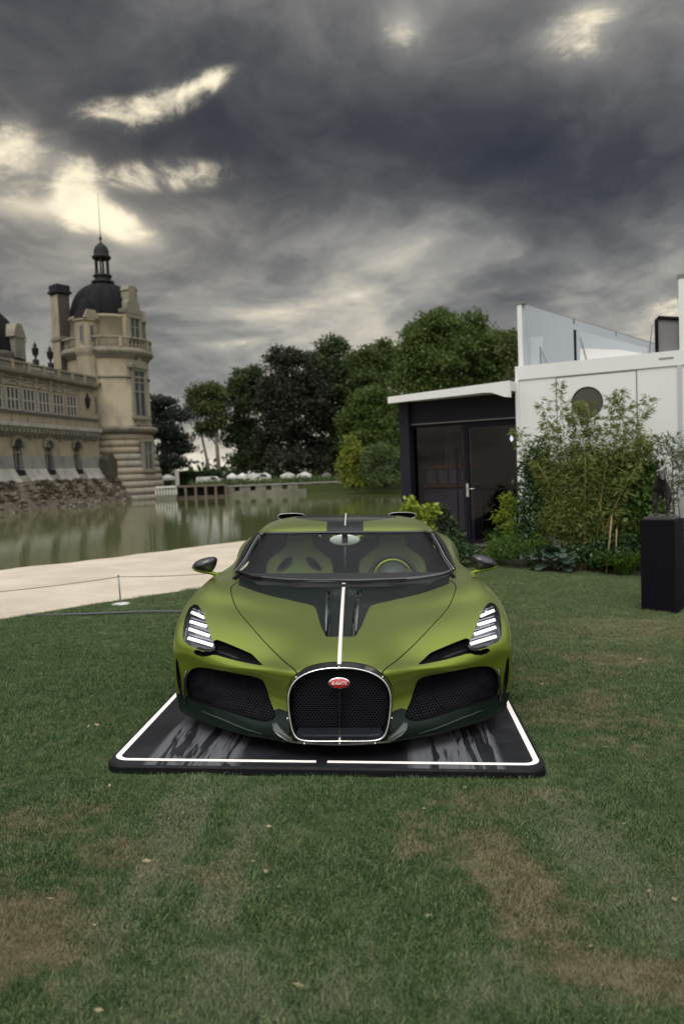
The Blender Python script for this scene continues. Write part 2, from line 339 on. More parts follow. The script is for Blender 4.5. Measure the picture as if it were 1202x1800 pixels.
# ---- grass: tufts scattered by geometry nodes over the near lawn
def make_grass():
    tv, tf = [], []; rg = random.Random(3)
    for k in range(190):
        a = rg.uniform(0, 6.283); r_ = .095 * math.sqrt(rg.random()); x, y = r_ * math.cos(a), r_ * math.sin(a)
        h = rg.uniform(.008, .024); b2 = rg.uniform(0, 6.283); l = rg.uniform(.3, 1.3) * h; w_ = rg.uniform(.0008, .0016); c = rg.uniform(0, 6.283)
        n0 = len(tv); dx_, dy_ = math.cos(c) * w_, math.sin(c) * w_
        mx, my = x + math.cos(b2) * l * .35, y + math.sin(b2) * l * .35; ex_, ey_ = x + math.cos(b2) * l, y + math.sin(b2) * l
        tv += [(x - dx_, y - dy_, -.004), (x + dx_, y + dy_, -.004), (mx + dx_ * .8, my + dy_ * .8, h * .65), (mx - dx_ * .8, my - dy_ * .8, h * .65), (ex_, ey_, h)]
        tf += [(n0, n0 + 1, n0 + 2, n0 + 3), (n0 + 3, n0 + 2, n0 + 4)]
    tm = bpy.data.meshes.new('tuft'); tm.from_pydata(tv, [], tf); tm.materials.append(m_blade)
    tuft = bpy.data.objects.new('grass_tuft', tm)
    nep = [(p.x, p.y) for p in ne_]
    def inside_lawn(x, y):      # to the right of / nearer than the path edge
        best = min(range(len(nep) - 1), key=lambda i: (nep[i][0] - x) ** 2 + (nep[i][1] - y) ** 2)
        a, b2 = nep[max(best - 1, 0)], nep[min(best + 1, len(nep) - 1)]
        return (b2[0] - a[0]) * (y - a[1]) - (b2[1] - a[1]) * (x - a[0]) < .0
    pts = []; rot = []; sc_ = []
    y = 1.7; 
    while y < 13.5:
        st = .055 if y < 4.2 else (.075 if y < 7 else .11); hw = .52 * y + .9; x = -hw
        while x < hw:
            px, py = x + rg.uniform(-st, st) * .6, y + rg.uniform(-st, st) * .6; x += st
            if not inside_lawn(px, py): continue
            # nothing under the platform
            lx, ly = px + .0647, py - 4.0836; ca, sa = math.cos(R(3.6)), math.sin(R(3.6)); qx, qy = lx * ca - ly * sa, lx * sa + ly * ca
            if -1.27 < qx < 1.10 and -.115 < qy < 5.3: continue
            if mnoise.noise(Vector((px * 1.3, py * 1.3, 3))) > .42 and rg.random() < .5: continue
            pts.append((px, py, GL(px, py))); rot.append(rg.uniform(0, 6.283)); sc_.append(rg.uniform(.75, 1.2) * (1 + .55 * mnoise.noise(Vector((px * 3.1, py * 3.1, 8)))) * (1.0 if y < 5 else 1.15))
        y += st
    me = bpy.data.meshes.new('grass'); me.from_pydata(pts, [], [])
    at = me.attributes.new('rot', 'FLOAT', 'POINT'); at.data.foreach_set('value', rot)
    at = me.attributes.new('scl', 'FLOAT', 'POINT'); at.data.foreach_set('value', sc_)
    o = bpy.data.objects.new('grass', me); COL.objects.link(o); me.materials.append(m_blade)
    ng = bpy.data.node_groups.new('grass_scatter', 'GeometryNodeTree')
    ng.interface.new_socket('Geometry', in_out='INPUT', socket_type='NodeSocketGeometry'); ng.interface.new_socket('Geometry', in_out='OUTPUT', socket_type='NodeSocketGeometry')
    N = ng.nodes; L = ng.links; gi, go = N.new('NodeGroupInput'), N.new('NodeGroupOutput'); ip = N.new('GeometryNodeInstanceOnPoints'); oi = N.new('GeometryNodeObjectInfo'); oi.inputs[0].default_value = tuft
    a1, a2 = N.new('GeometryNodeInputNamedAttribute'), N.new('GeometryNodeInputNamedAttribute')
    for a, nm in ((a1, 'rot'), (a2, 'scl')): a.data_type = 'FLOAT'; a.inputs[0].default_value = nm
    cx = N.new('ShaderNodeCombineXYZ'); L.new(a1.outputs[0], cx.inputs[2])
    L.new(gi.outputs[0], ip.inputs['Points']); L.new(oi.outputs['Geometry'], ip.inputs['Instance']); L.new(cx.outputs[0], ip.inputs['Rotation']); L.new(a2.outputs[0], ip.inputs['Scale']); L.new(ip.outputs[0], go.inputs[0])
    md = o.modifiers.new('scatter', 'NODES'); md.node_group = ng
    tag(o, 'short mown grass blades over the whole lawn', 'grass', kind='stuff')
    print('tufts', len(pts))
make_grass()

# ---- leaf clouds
def nrm(v): return v / np.maximum(1e-9, np.linalg.norm(v, axis=1, keepdims=True))
def leafcloud(P_, size, aspect=.5, seed=1, droop=0.0, up=0.0, dirs=None):
    """P_ (n,3) leaf roots -> diamond leaves, verts (4n,3)"""
    r_ = np.random.RandomState(seed); n = len(P_)
    d_ = nrm(r_.normal(size=(n, 3)) + np.array([0, 0, up - droop])) if dirs is None else nrm(dirs + r_.normal(size=(n, 3)) * .35 + np.array([0, 0, -droop]))
    s = nrm(np.cross(d_, nrm(r_.normal(size=(n, 3))))); L = size * r_.uniform(.6, 1.25, (n, 1))
    nn = np.cross(s, d_)
    A = P_; B_ = P_ + d_ * L * .5 + s * L * aspect * .5 + nn * L * .05; C_ = P_ + d_ * L; D_ = P_ + d_ * L * .5 - s * L * aspect * .5 + nn * L * .05
    return np.stack([A, B_, C_, D_], 1).reshape(-1, 3)
def leafmesh(name, V, m, parent, loc=(0, 0, 0), stuff=True):
    n = len(V) // 4; me = bpy.data.meshes.new(name); me.vertices.add(4 * n); me.vertices.foreach_set('co', (V - np.array(loc)).astype(np.float32).ravel())
    me.loops.add(4 * n); me.loops.foreach_set('vertex_index', np.arange(4 * n, dtype=np.int32)); me.polygons.add(n)
    me.polygons.foreach_set('loop_start', np.arange(n, dtype=np.int32) * 4); me.update(calc_edges=True)
    o = finish(bpy.data.objects.new(name, me), parent, m)
    if stuff: o['kind'] = 'stuff'
    return o
def leafmat(name, a, b2, c, rough=.55, trans=.35):
    if name in MATS: return MATS[name]
    m = bpy.data.materials.new(name); m.use_nodes = True; MATS[name] = m; t = NT(m.node_tree); b = t.n['Principled BSDF']
    g = t.node('ShaderNodeNewGeometry'); rnd = g.outputs['Random Per Island']
    f = t.smooth(t.noise(g.outputs['Position'], .35 if trans < .34 else 2.2, 3, .6), .35, .65)
    cc = t.mix(f, a, b2); cc = t.mix(t.smooth(rnd, .6, 1.0), cc, c)
    t.put(b.inputs['Base Color'], cc); b.inputs['Roughness'].default_value = rough; b.inputs['Specular IOR Level'].default_value = .3
    tl = t.node('ShaderNodeBsdfTranslucent'); t.put(tl.inputs[0], t.mix(.5, cc, (.12, .16, .02)))
    mx = t.node('ShaderNodeMixShader'); mx.inputs[0].default_value = trans
    t.l.new(b.outputs[0], mx.inputs[1]); t.l.new(tl.outputs[0], mx.inputs[2]); t.l.new(mx.outputs[0], t.n['Material Output'].inputs[0]); return m
def blobpoints(blobs, n, r_, clump=1.2, per=40, shell=.55, flat=.6):
    """leaf roots in clumps spread through the outer part of ellipsoids; blobs: (x,y,z,rx,ry,rz)"""
    vol = np.array([b[3] * b[5] for b in blobs]); vol = vol / vol.sum(); out = []
    extra = []
    for b2 in blobs:
        for _ in range(5):
            dd_ = nrm(r_.normal(size=(1, 3)))[0]; dd_[2] = abs(dd_[2]) if r_.rand() < .6 else dd_[2]; q_ = r_.uniform(.85, 1.08); f_ = r_.uniform(.18, .34)
            extra.append((b2[0] + dd_[0] * b2[3] * q_, b2[1] + dd_[1] * b2[4] * q_, b2[2] + dd_[2] * b2[5] * q_, b2[3] * f_, b2[4] * f_, b2[5] * f_))
    blobs = list(blobs) + extra; vol = np.array([b[3] * b[5] for b in blobs]); vol = vol / vol.sum()
    for b2, w_ in zip(blobs, vol):
        k = max(3, int(n * w_ / per)); d_ = nrm(r_.normal(size=(k, 3))); rad = shell + (1 - shell) * r_.uniform(0, 1, (k, 1)) ** .6
        d_[:, 2] = np.where(d_[:, 2] < -.55, -d_[:, 2] * .6, d_[:, 2])
        c = np.array(b2[:3]) + d_ * rad * np.array(b2[3:6])
        cs = clump * r_.uniform(.6, 1.3, (k, 1, 1))
        q = nrm(r_.normal(size=(k * per, 3))).reshape(k, per, 3) * (r_.uniform(0, 1, (k, per, 1)) ** .45) * cs * np.array([1, 1, flat])
        out.append((c[:, None, :] + q).reshape(-1, 3))
    return np.concatenate(out)
m_bark = mat('grey_bark', (.085, .072, .055), .9, var=.5, vscale=1.5, bump=.6, bscale=6)
m_palebark = mat('pale_bark', (.26, .24, .19), .9, var=.4, vscale=1.5)
def tree(loc, blobs, n, m, label, trunk=(.5, .35), leaf=.5, trunks=None, bark=None, seed=1, group='trees in the park beyond the moat', clump=1.3, per=40, shell=.5, name='park_tree', aspect=.6, flat=.6):
    r_ = np.random.RandomState(seed); root = empty(name, loc, 0, label, 'tree', group); n = int(n * 1.35); leaf *= .85
    V = leafcloud(blobpoints(blobs, n, r_, clump, per, shell, flat), leaf, aspect, seed)
    leafmesh('crown', V, m, root)
    mb = MB(); top = max(b2[2] for b2 in blobs)
    for (x, y, h, r0, lean) in (trunks or [(0, 0, top * .8, trunk[0], 0)]):
        mb.tube([(x, y, -.3), (x + lean * .3, y, h * .33), (x + lean * .7, y, h * .66), (x + lean, y, h)], [r0 * 1.3, r0, r0 * .8, r0 * .35], 8)
    mb.build('trunk', bark or m_bark, root)
    mb = MB()
    t0 = (trunks or [(0, 0, top * .8, trunk[0], 0)])[0]
    for b2 in blobs:
        z0 = min(t0[2] * .55, b2[2] * .7); mb.tube([(t0[0], t0[1], z0), (t0[0] * .5 + b2[0] * .5, b2[1] * .5, (z0 + b2[2]) * .52), (b2[0], b2[1], b2[2])], [t0[3] * .5, t0[3] * .3, t0[3] * .1], 6)
    mb.build('limbs', bark or m_bark, root)['kind'] = 'stuff'
    return root
MPX = 1 / 1368.0
def wx(u, v, Y):                 # photograph pixel at distance Y -> place
    q = cam.matrix_world.to_3x3() @ Vector(((u - 601) * MPX, (900 - v) * MPX, -1)); k = Y / q.y
    return Vector((q.x * k, Y, CZ + q.z * k))
def pxtree(u, Y, tops, *a, base=.3, **kw):
    """tops: crown lobes (u, v, ru, rv) in photograph pixels at distance Y, turned into metres once here"""
    b0 = wx(u, 840, Y); loc = (b0.x, Y, base); s = Y * MPX; bl = []
    rg = random.Random(int(u))
    for (bu, bv, ru, rv) in tops:
        p = wx(bu, bv, Y); bl.append((p.x - loc[0], rg.uniform(-.35, .35) * ru * s, p.z - base, ru * s, ru * s * .9, rv * s))
    return tree(loc, bl, *a, **kw)
lm_cedar = leafmat('cedar_foliage', (.016, .022, .020), (.030, .038, .034), (.05, .06, .05), trans=.1)
lm_oak = leafmat('dark_oak_foliage', (.022, .040, .014), (.042, .068, .020), (.075, .10, .04), trans=.25)
lm_beech = leafmat('copper_beech_foliage', (.015, .018, .012), (.026, .027, .019), (.045, .050, .028), trans=.15)
lm_lime = leafmat('lime_foliage', (.042, .078, .014), (.075, .115, .022), (.12, .15, .04), trans=.3)
lm_thin = leafmat('thin_crown_foliage', (.045, .065, .018), (.08, .10, .03), (.13, .14, .06), trans=.3)
lm_yel = leafmat('yellow_shrub_foliage', (.13, .19, .02), (.20, .24, .03), (.30, .26, .06), trans=.33)
lm_wil = leafmat('willow_foliage', (.06, .10, .035), (.10, .14, .05), (.16, .19, .09), trans=.3)
pxtree(292, 112, [(285, 712, 22, 14), (300, 735, 30, 14), (285, 760, 34, 16), (298, 790, 36, 14), (290, 815, 42, 14), (270, 735, 18, 20), (308, 770, 24, 9)], 11000, lm_cedar, 'grey green cedar with layered boughs just right of the tower', leaf=.5, seed=2, flat=.35, clump=1.5, name='cedar_tree')
pxtree(386, 118, [(355, 695, 20, 16), (375, 690, 20, 14), (350, 725, 18, 22), (375, 720, 22, 20), (360, 760, 20, 18), (385, 745, 16, 14), (345, 705, 12, 14)], 6500, lm_thin, 'slender tree with bare pale trunks and a thin olive crown left of the wood', leaf=.5, seed=3, trunks=[(0, 0, 11.5, .30, -.3), (-1.4, 1, 9.5, .22, -1.4)], bark=m_palebark, clump=1.1, per=30, name='pale_trunked_tree')
pxtree(425, 122, [(425, 680, 28, 25), (445, 665, 18, 18), (410, 705, 22, 28), (440, 725, 32, 36), (420, 770, 28, 34), (450, 790, 30, 40), (440, 815, 30, 20)], 14000, lm_oak, 'dark green tree between the pale trunked tree and the black beech', leaf=.55, seed=4)
pxtree(512, 116, [(490, 645, 24, 26), (520, 640, 28, 24), (500, 690, 46, 40), (520, 740, 52, 50), (500, 780, 52, 40), (540, 700, 30, 50), (470, 720, 22, 40), (530, 810, 50, 26)], 26000, lm_beech, 'nearly black broad beech, darkest crown of the wood', leaf=.55, seed=5, name='dark_beech_tree')
pxtree(590, 120, [(588, 622, 26, 26), (565, 650, 30, 30), (600, 660, 34, 30), (580, 700, 44, 44), (600, 750, 48, 44), (590, 800, 50, 34), (620, 700, 30, 50)], 24000, lm_oak, 'tall dark green tree with pointed top right of the black beech', leaf=.55, seed=6)
pxtree(655, 112, [(640, 640, 32, 28), (670, 635, 30, 30), (655, 680, 40, 36), (690, 660, 30, 40), (650, 740, 44, 50), (665, 800, 50, 36)], 20000, leafmat('mid_green_foliage', (.035, .062, .014), (.06, .09, .02), (.10, .13, .04), trans=.28), 'mid green tree filling the dip left of the great tree', leaf=.55, seed=7)
pxtree(650, 88, [(655, 715, 30, 34), (630, 740, 30, 34), (675, 730, 34, 40), (645, 775, 44, 34), (690, 775, 34, 40), (615, 750, 14, 22)], 22000, lm_lime, 'lower light green tree standing forward of the wood above the water', leaf=.42, seed=8, clump=1.0)
pxtree(800, 66, [(770, 595, 50, 44), (820, 590, 50, 34), (735, 630, 40, 44), (785, 650, 70, 50), (850, 630, 48, 44), (885, 640, 24, 44), (730, 690, 44, 50), (800, 720, 70, 60), (870, 700, 44, 60), (740, 760, 50, 50), (745, 585, 26, 20)], 52000, lm_lime, 'great broad light green tree rising behind the black pavilion', leaf=.36, seed=9, clump=.95, name='great_tree', per=45)
pxtree(902, 60, [(893, 600, 14, 18), (900, 630, 16, 24), (905, 670, 20, 40)], 3500, lm_thin, 'thin twiggy crown peeping out between the great tree and the white container', leaf=.3, seed=10, clump=.6)
# shrubs on the far bank
def shrub(loc, blobs, n, m, label, leaf, seed=1, stems=6, cat='shrub', name='shrub', group=None, aspect=.5, clump=.3, per=20, shell=.3, flat=.8, stem_m=None, r0=.02, droop=0.):
    r_ = np.random.RandomState(seed); root = empty(name, loc, 0, label, cat, group)
    leafmesh('foliage', leafcloud(blobpoints(blobs, n, r_, clump, per, shell, flat), leaf, aspect, seed, droop), m, root)
    rg = random.Random(seed); mb = MB()
    for k in range(stems):
        b2 = blobs[k % len(blobs)]; x, y = rg.uniform(-.15, .15) * blobs[0][3], rg.uniform(-.15, .15) * blobs[0][4]
        mb.tube([(x, y, -.03), ((x + b2[0]) * .5, (y + b2[1]) * .5, b2[2] * .5), (b2[0] + rg.uniform(-.3, .3) * b2[3], b2[1], b2[2] + b2[5] * .4)], [r0, r0 * .8, r0 * .3], 5)
    mb.build('stems', stem_m or m_bark, root)['kind'] = 'stuff'
    return root
def pxshrub(u, Y, tops, *a, base=-.3, **kw):
    b0 = wx(u, 840, Y); loc = (b0.x, Y, base); s = Y * MPX; bl = []; rg = random.Random(int(u))
    for (bu, bv, ru, rv) in tops:
        p = wx(bu, bv, Y); bl.append((p.x - loc[0], rg.uniform(-.3, .3) * ru * s, p.z - base, ru * s, ru * s * .8, rv * s))
    return shrub(loc, bl, *a, **kw)
pxshrub(622, 84, [(622, 800, 20, 14), (612, 825, 18, 14), (635, 820, 22, 20), (618, 845, 24, 12), (640, 845, 20, 12), (618, 785, 6, 14)], 9000, lm_yel, 'yellow green feathery shrub overhanging the far water edge', .36, seed=21, clump=.7, r0=.08)
pxshrub(675, 82, [(665, 800, 26, 18), (690, 810, 26, 22), (655, 825, 22, 22), (680, 840, 40, 18), (705, 830, 20, 30)], 13000, lm_wil, 'grey green rounded willow bush left of the pavilion post', .34, seed=22, clump=.7, r0=.08, aspect=.3)
# ================================================================== THE CASTLE
def stonemat(name, a, b2, c, sc=.35, rough=.9):
    def bd(t, b, tc):
        n1 = t.noise(tc, sc, 6, .6, .3); n2 = t.noise(t.scale(tc, (1, 1, .35)), sc * 3, 5, .65); n3 = t.noise(tc, sc * 14, 4, .6)
        cc = t.mix(t.smooth(n1, .35, .65), a, b2); cc = t.mix(t.smooth(n2, .50, .72), cc, c); cc = t.mix(t.math('MULTIPLY', t.smooth(n3, .4, .8), .35), cc, tuple(x * .6 for x in a))
        t.put(b.inputs['Base Color'], cc)
    return mat(name, a, rough, spec=.15, build=bd)
m_st = stonemat('cream_stone', (.35, .29, .20), (.28, .245, .18), (.17, .16, .13))
m_st2 = stonemat('weathered_stone', (.20, .185, .145), (.25, .225, .17), (.11, .105, .09))
m_stg = stonemat('grey_course_stone', (.27, .255, .21), (.37, .30, .22), (.18, .18, .16), .5)
m_stp = stonemat('stained_plaster', (.20, .195, .185), (.28, .265, .235), (.13, .13, .125), .3)
m_stw = stonemat('bleached_footing', (.40, .38, .33), (.30, .29, .25), (.20, .195, .17), .5)
m_slate = mat('dark_slate', (.010, .010, .012), .75, spec=.15, var=.4, vscale=.8)
m_lead = mat('dark_lead', (.018, .017, .018), .7, spec=.2)
m_pane = mat('window_glass_dark', (.030, .040, .050), .12, spec=.8)
m_dkface = mat('chimney_dark', (.075, .062, .052), .95, var=.3, vscale=1)
castle = empty('castle', (-28.24, 91, 0), math.atan2(-.9787, -.2055), 'pale stone castle with domed round tower, tall chimney and long windowed wing on the moat', 'castle')
def cp(mb, name, m, parent=castle): return mb.build(name, m, parent)
# wing: local x runs along the facade toward the camera, y outward, z up
WL = 42
mb = MB(); mb.box((-.6, -9, 5.2), (WL, 0, 13.0)); cp(mb, 'wing_wall', m_st)
lowz = [(2.35, 5.2)]
# lower storey is built in pieces round its arched openings
lows = [4.3, 9.8, 15.1, 20.4, 25.7, 31.0, 36.3]
def arch_poly(cx, w2, z0, z1, n=10): return [(cx - w2, z0)] + [(cx + w2, z0)] + [(cx + w2 * math.cos(math.pi * k / n), z1 - w2 + w2 * math.sin(math.pi * k / n)) for k in range(n + 1)][0:] 
edges = [-.6] + [e for c in lows for e in (c - .78, c + .78)] + [WL]
for i in range(0, len(edges), 2):
    a, b2 = edges[i], edges[i + 1]
    mb = MB(); mb.prism([(.02, 4.3), (.02, 5.2), (-1.2, 5.2), (-1.2, 4.3)], a, b2, 'x'); cp(mb, 'lower_wall', m_st)
    mb = MB(); mb.prism([(-1.2, 4.3), (.02, 4.3), (.10, 3.0), (-1.2, 3.0)], a, b2, 'x'); cp(mb, 'plaster_wall', m_stp)
    mb = MB(); mb.prism([(-1.2, 3.0), (.10, 3.0), (.55, 2.2), (.95, 1.7), (-1.2, 1.7)], a, b2, 'x'); cp(mb, 'battered_footing', m_stw)
for c in lows:
    # stone above the arch, with the arch cut by its own curve
    n = 12; top = [(c - .78, 6.6), (c + .78, 6.6)]; w2 = .74
    cur = [(c + w2 * math.cos(math.pi * k / n), 5.2 + w2 * math.sin(math.pi * k / n)) for k in range(n + 1)]
    mb = MB(); mb.prism([(c - .95, 5.2)] + [(c - .95, 6.25), (c + .95, 6.25), (c + .95, 5.2)] + cur, .0, .12, 'y'); cp(mb, 'arch_surround', m_st2)
    for k in range(7):
        a0, a1 = math.pi * (k + .06) / 7, math.pi * (k + .94) / 7
        q = [(c + .78 * math.cos(a0), 5.2 + .78 * math.sin(a0)), (c + 1.16 * math.cos(a0), 5.2 + 1.16 * math.sin(a0)), (c + 1.16 * math.cos(a1), 5.2 + 1.16 * math.sin(a1)), (c + .78 * math.cos(a1), 5.2 + .78 * math.sin(a1))]
        mb = MB(); mb.prism(q, .12, .24, 'y'); cp(mb, 'arch_stone', m_st2)
    wf = cp(MB().box((c - .07, -.35, 2.7), (c + .07, -.2, 5.9)).box((c - .74, -.35, 4.55), (c + .74, -.2, 4.7)), 'arched_window', m_st2)
    MB().prism([(c - .72, 5.2), (c + .72, 5.2)] + cur[1:-1], .004, .03, 'y').build('pane', m_pane, wf)
    g = MB().prism([(c - .74, 2.9), (c + .74, 2.9)] + cur, -.5, -.45, 'y').build('pane', m_pane, wf)
    mb = MB(); mb.box((c - .7, -.1, 2.3), (c + .7, .25, 2.9)); 
    cp(mb, 'sill_block', m_lead)
    mb = MB(); mb.box((c - .78, -1.2, 1.7), (c + .78, .45, 2.32)); cp(mb, 'battered_footing', m_stw)
mb = MB(); mb.prism([(0, 6.62), (.35, 6.8), (.75, 7.15), (.75, 7.5), (0, 7.5)], -.2, WL, 'x'); cp(mb, 'balcony_ledge', m_stw)
k = .1
while k < 27:
    big = int(round((k - .1) / .66)) % 8 == 3
    mb = MB(); mb.prism([(0, 6.05 if not big else 5.8), (.25, 6.2), (.62, 6.6), (.62, 6.95), (0, 6.95)], k, k + (.30 if not big else .42), 'x'); cp(mb, 'corbel', m_st2); k += .66
mb = MB(); mb.box((-.2, 0, 7.5), (WL, .22, 8.45)); cp(mb, 'balcony_parapet', m_st)
x = .4
while x < WL: MB().box((x, .22, 7.6), (x + .16, .28, 8.4)).build('parapet_pier', m_st2, castle); x += 2.6
mb = MB(); mb.box((-.2, 0, 8.45), (WL, .42, 8.68)); cp(mb, 'sill_course', mat('dark_ledge', (.09, .085, .075), .9))
wins = [5.0 + 2.63 * i for i in range(14)]
m_mull = mat('mullion_stone', (.36, .33, .27), .85)
for c in wins:
    if c > 40: break
    w2 = .94; fr = MB(); z0, z1 = 8.72, 10.85
    for xx in (-w2, -w2 / 3, w2 / 3, w2): fr.box((c + xx - .07, .02, z0), (c + xx + .07, .16, z1))
    fr.box((c - w2 - .07, .02, z1), (c + w2 + .07, .18, z1 + .14)); fr.box((c - w2, .03, 9.72), (c + w2, .14, 9.84)); fr.box((c - w2 - .07, .02, z0 - .02), (c + w2 + .07, .18, z0 + .08))
    f = cp(fr, 'window', m_mull)
    for i in range(3):
        for (za, zb) in ((8.8, 9.72), (9.84, 10.85)):
            xa = c - w2 + i * w2 * 2 / 3 + .07; MB().box((xa, .03, za), (xa + w2 * 2 / 3 - .14, .06, zb)).build('pane', m_pane, f)
    q = [(c + 1.05 * math.cos(math.pi * k / 10), 11.12 + .62 * math.sin(math.pi * k / 10)) for k in range(11)]
    mb = MB(); mb.prism(q, .0, .20, 'y'); cp(mb, 'pediment', m_st)
    q = [(c + .98 * math.cos(math.pi * k / 10), 11.12 + .60 * math.sin(math.pi * k / 10)) for k in range(11)] + [(c + .78 * math.cos(math.pi * k / 10), 11.12 + .42 * math.sin(math.pi * k / 10)) for k in range(10, -1, -1)]
    mb = MB(); mb.prism(q, .20, .30, 'y'); cp(mb, 'pediment_hood', m_st2)
    mb = MB(); mb.box((c + 1.20, 0, 8.7), (c + 1.44, .16, 11.9)); mb.box((c + 1.14, 0, 11.9), (c + 1.50, .24, 12.1)); cp(mb, 'pilaster', m_st)
mb = MB(); mb.prism([(0, 12.05), (.18, 12.1), (.55, 12.35), (.6, 12.6), (0, 12.6)], -.4, WL, 'x'); cp(mb, 'cornice', m_st2)
for k in range(60): MB().box((.2 + k * .5, .0, 11.78), (.42 + k * .5, .28, 12.03)).build('dentil', m_st2, castle)
mb = MB(); mb.box((-.4, .25, 12.6), (WL, .5, 12.78)); mb.box((-.4, .2, 13.3), (WL, .55, 13.5)); cp(mb, 'balustrade_rail', m_st2)
k = 0.0
while k < 24: MB().lathe([(.07, 0), (.12, .12), (.06, .3), (.10, .52)], 6, c=(k, .37, 12.78)).build('baluster', m_st2, castle); k += .34
k = 0.
while k < 40: MB().box((k - .17, .18, 12.6), (k + .17, .58, 13.55)).build('balustrade_pier', m_st, castle); k += 2.63
mb = MB(); mb.prism([(-.2, 13.0), (-3.2, 15.4), (-6, 15.4), (-9, 13.0)], 3.5, WL, 'x'); 
mb = MB(); mb.prism([(-.3, 13.02), (-2.6, 13.7), (-8.6, 13.7), (-9, 13.02)], .2, WL, 'x'); cp(mb, 'wing_roof', m_slate)
for s, z in ((11.7, 13.5), (9.05, 13.5), (24.7, 13.5), (27.3, 13.5)):
    MB().box((s - .22, .15, z), (s + .22, .6, z + .5)).lathe([(.10, .5), (.12, .8), (.30, 1.05), (.34, 1.5), (.38, 1.55), (.15, 1.8), (.20, 1.95), (.04, 2.2), (.0, 2.5)], 8, c=(s, .37, z)).build('roof_finial', m_lead, castle)
# lower corner block with wall lamp and slit window
mb = MB(); mb.box((-.55, .0, 8.7), (3.2, .10, 12.0)); cp(mb, 'corner_pier', m_st)
mb = MB(); mb.lathe([(0, -.5), (.12, -.4), (.2, -.1), (.34, .5), (.30, .75), (.12, .9), (.16, 1.1), (0, 1.4)], 8, c=(1.9, .32, 10.2)); cp(mb, 'wall_lantern', m_lead)
f = MB().box((-.42, .08, 9.3), (-.02, .16, 11.1)).box((-.46, .08, 11.1), (.02, .26, 11.25)).build('slit_window', m_st2, castle); MB().box((-.34, .16, 9.4), (-.10, .17, 11.0)).build('pane', m_pane, f)
# tower
TC = (-6.8, -1.64)
def ring(prof, name, m, n=48): return MB().lathe(prof, n, c=(TC[0], TC[1], 0)).build(name, m, castle)
ring([(5.35, 7.1), (4.95, 7.2), (4.92, 16.6)], 'tower_wall', m_st)
ring([(4.92, 13.7), (5.06, 13.75), (5.06, 13.95), (4.92, 14.0)], 'string_course', m_st2)
ring([(4.9, 16.0), (5.0, 16.05), (5.1, 16.3), (5.25, 16.45), (5.6, 16.75), (5.65, 17.05), (5.5, 17.15), (4.2, 17.15)], 'balcony_cornice', m_st2)
ring([(5.45, 18.35), (5.5, 18.4), (5.5, 18.58), (5.2, 18.58), (5.2, 18.38)], 'balcony_rail', m_st2); ring([(5.5, 17.15), (5.5, 17.32), (5.2, 17.32)], 'balcony_plinth', m_st2)
for k in range(64):
    a = 2 * math.pi * k / 64; c = (TC[0] + 5.35 * math.cos(a), TC[1] + 5.35 * math.sin(a), 17.32)
    if -1.0 < ((a + .6) % (2 * math.pi)) < 3.0:
        if k % 8 == 0: MB().box((-.2, -.2, 0), (.2, .2, 1.08), Matrix.Translation(c) @ Matrix.Rotation(a, 4, 'Z')).build('balcony_pier', m_st, castle)
        else: MB().lathe([(.07, 0), (.13, .2), (.13, .35), (.06, .7), (.10, 1.08)], 7, c=c).build('baluster', m_st2, castle)
ring([(4.3, 17.1), (4.3, 20.9), (4.4, 20.95), (4.5, 21.2), (4.35, 21.35)], 'attic_drum', m_st)
dome = [(4.15, 21.3)] + [(4.15 * math.cos(q) ** .9, 21.5 + 4.35 * math.sin(q)) for q in [math.pi / 2 * k / 14 * .86 for k in range(15)]]
dm = ring(dome + [(.9, 26.05)], 'dome', m_slate)
for k in range(16):
    a = 2 * math.pi * k / 16; MB().tube([(TC[0] + r_ * 1.005 * math.cos(a), TC[1] + r_ * 1.005 * math.sin(a), z) for r_, z in dome[1:]], .05, 4).build('dome_rib', m_slate, castle)
ring([(1.35, 25.9), (1.4, 26.1), (1.0, 26.25), (.95, 26.6), (1.15, 26.7), (1.15, 26.85), (.0, 26.9)], 'lantern_base', m_lead, 16)
for k in range(6):
    a = math.pi / 3 * k + .3; MB().lathe([(.17, 0), (.13, .1), (.12, 1.9), (.18, 2.05)], 8, c=(TC[0] + .78 * math.cos(a), TC[1] + .78 * math.sin(a), 26.85)).build('lantern_column', m_lead, castle)
ring([(.0, 28.85), (1.05, 28.85), (1.15, 29.0), (1.15, 29.15), (.9, 29.3), (.92, 29.8), (.75, 30.3), (.35, 30.7), (.10, 30.9), (.10, 31.2), (.22, 31.35), (.08, 31.6), (.05, 32), (0, 32)], 'lantern_cupola', m_lead, 16)
ring([(.04, 31.8), (.03, 34.5), (.015, 36.9)], 'spire_rod', m_lead, 6)
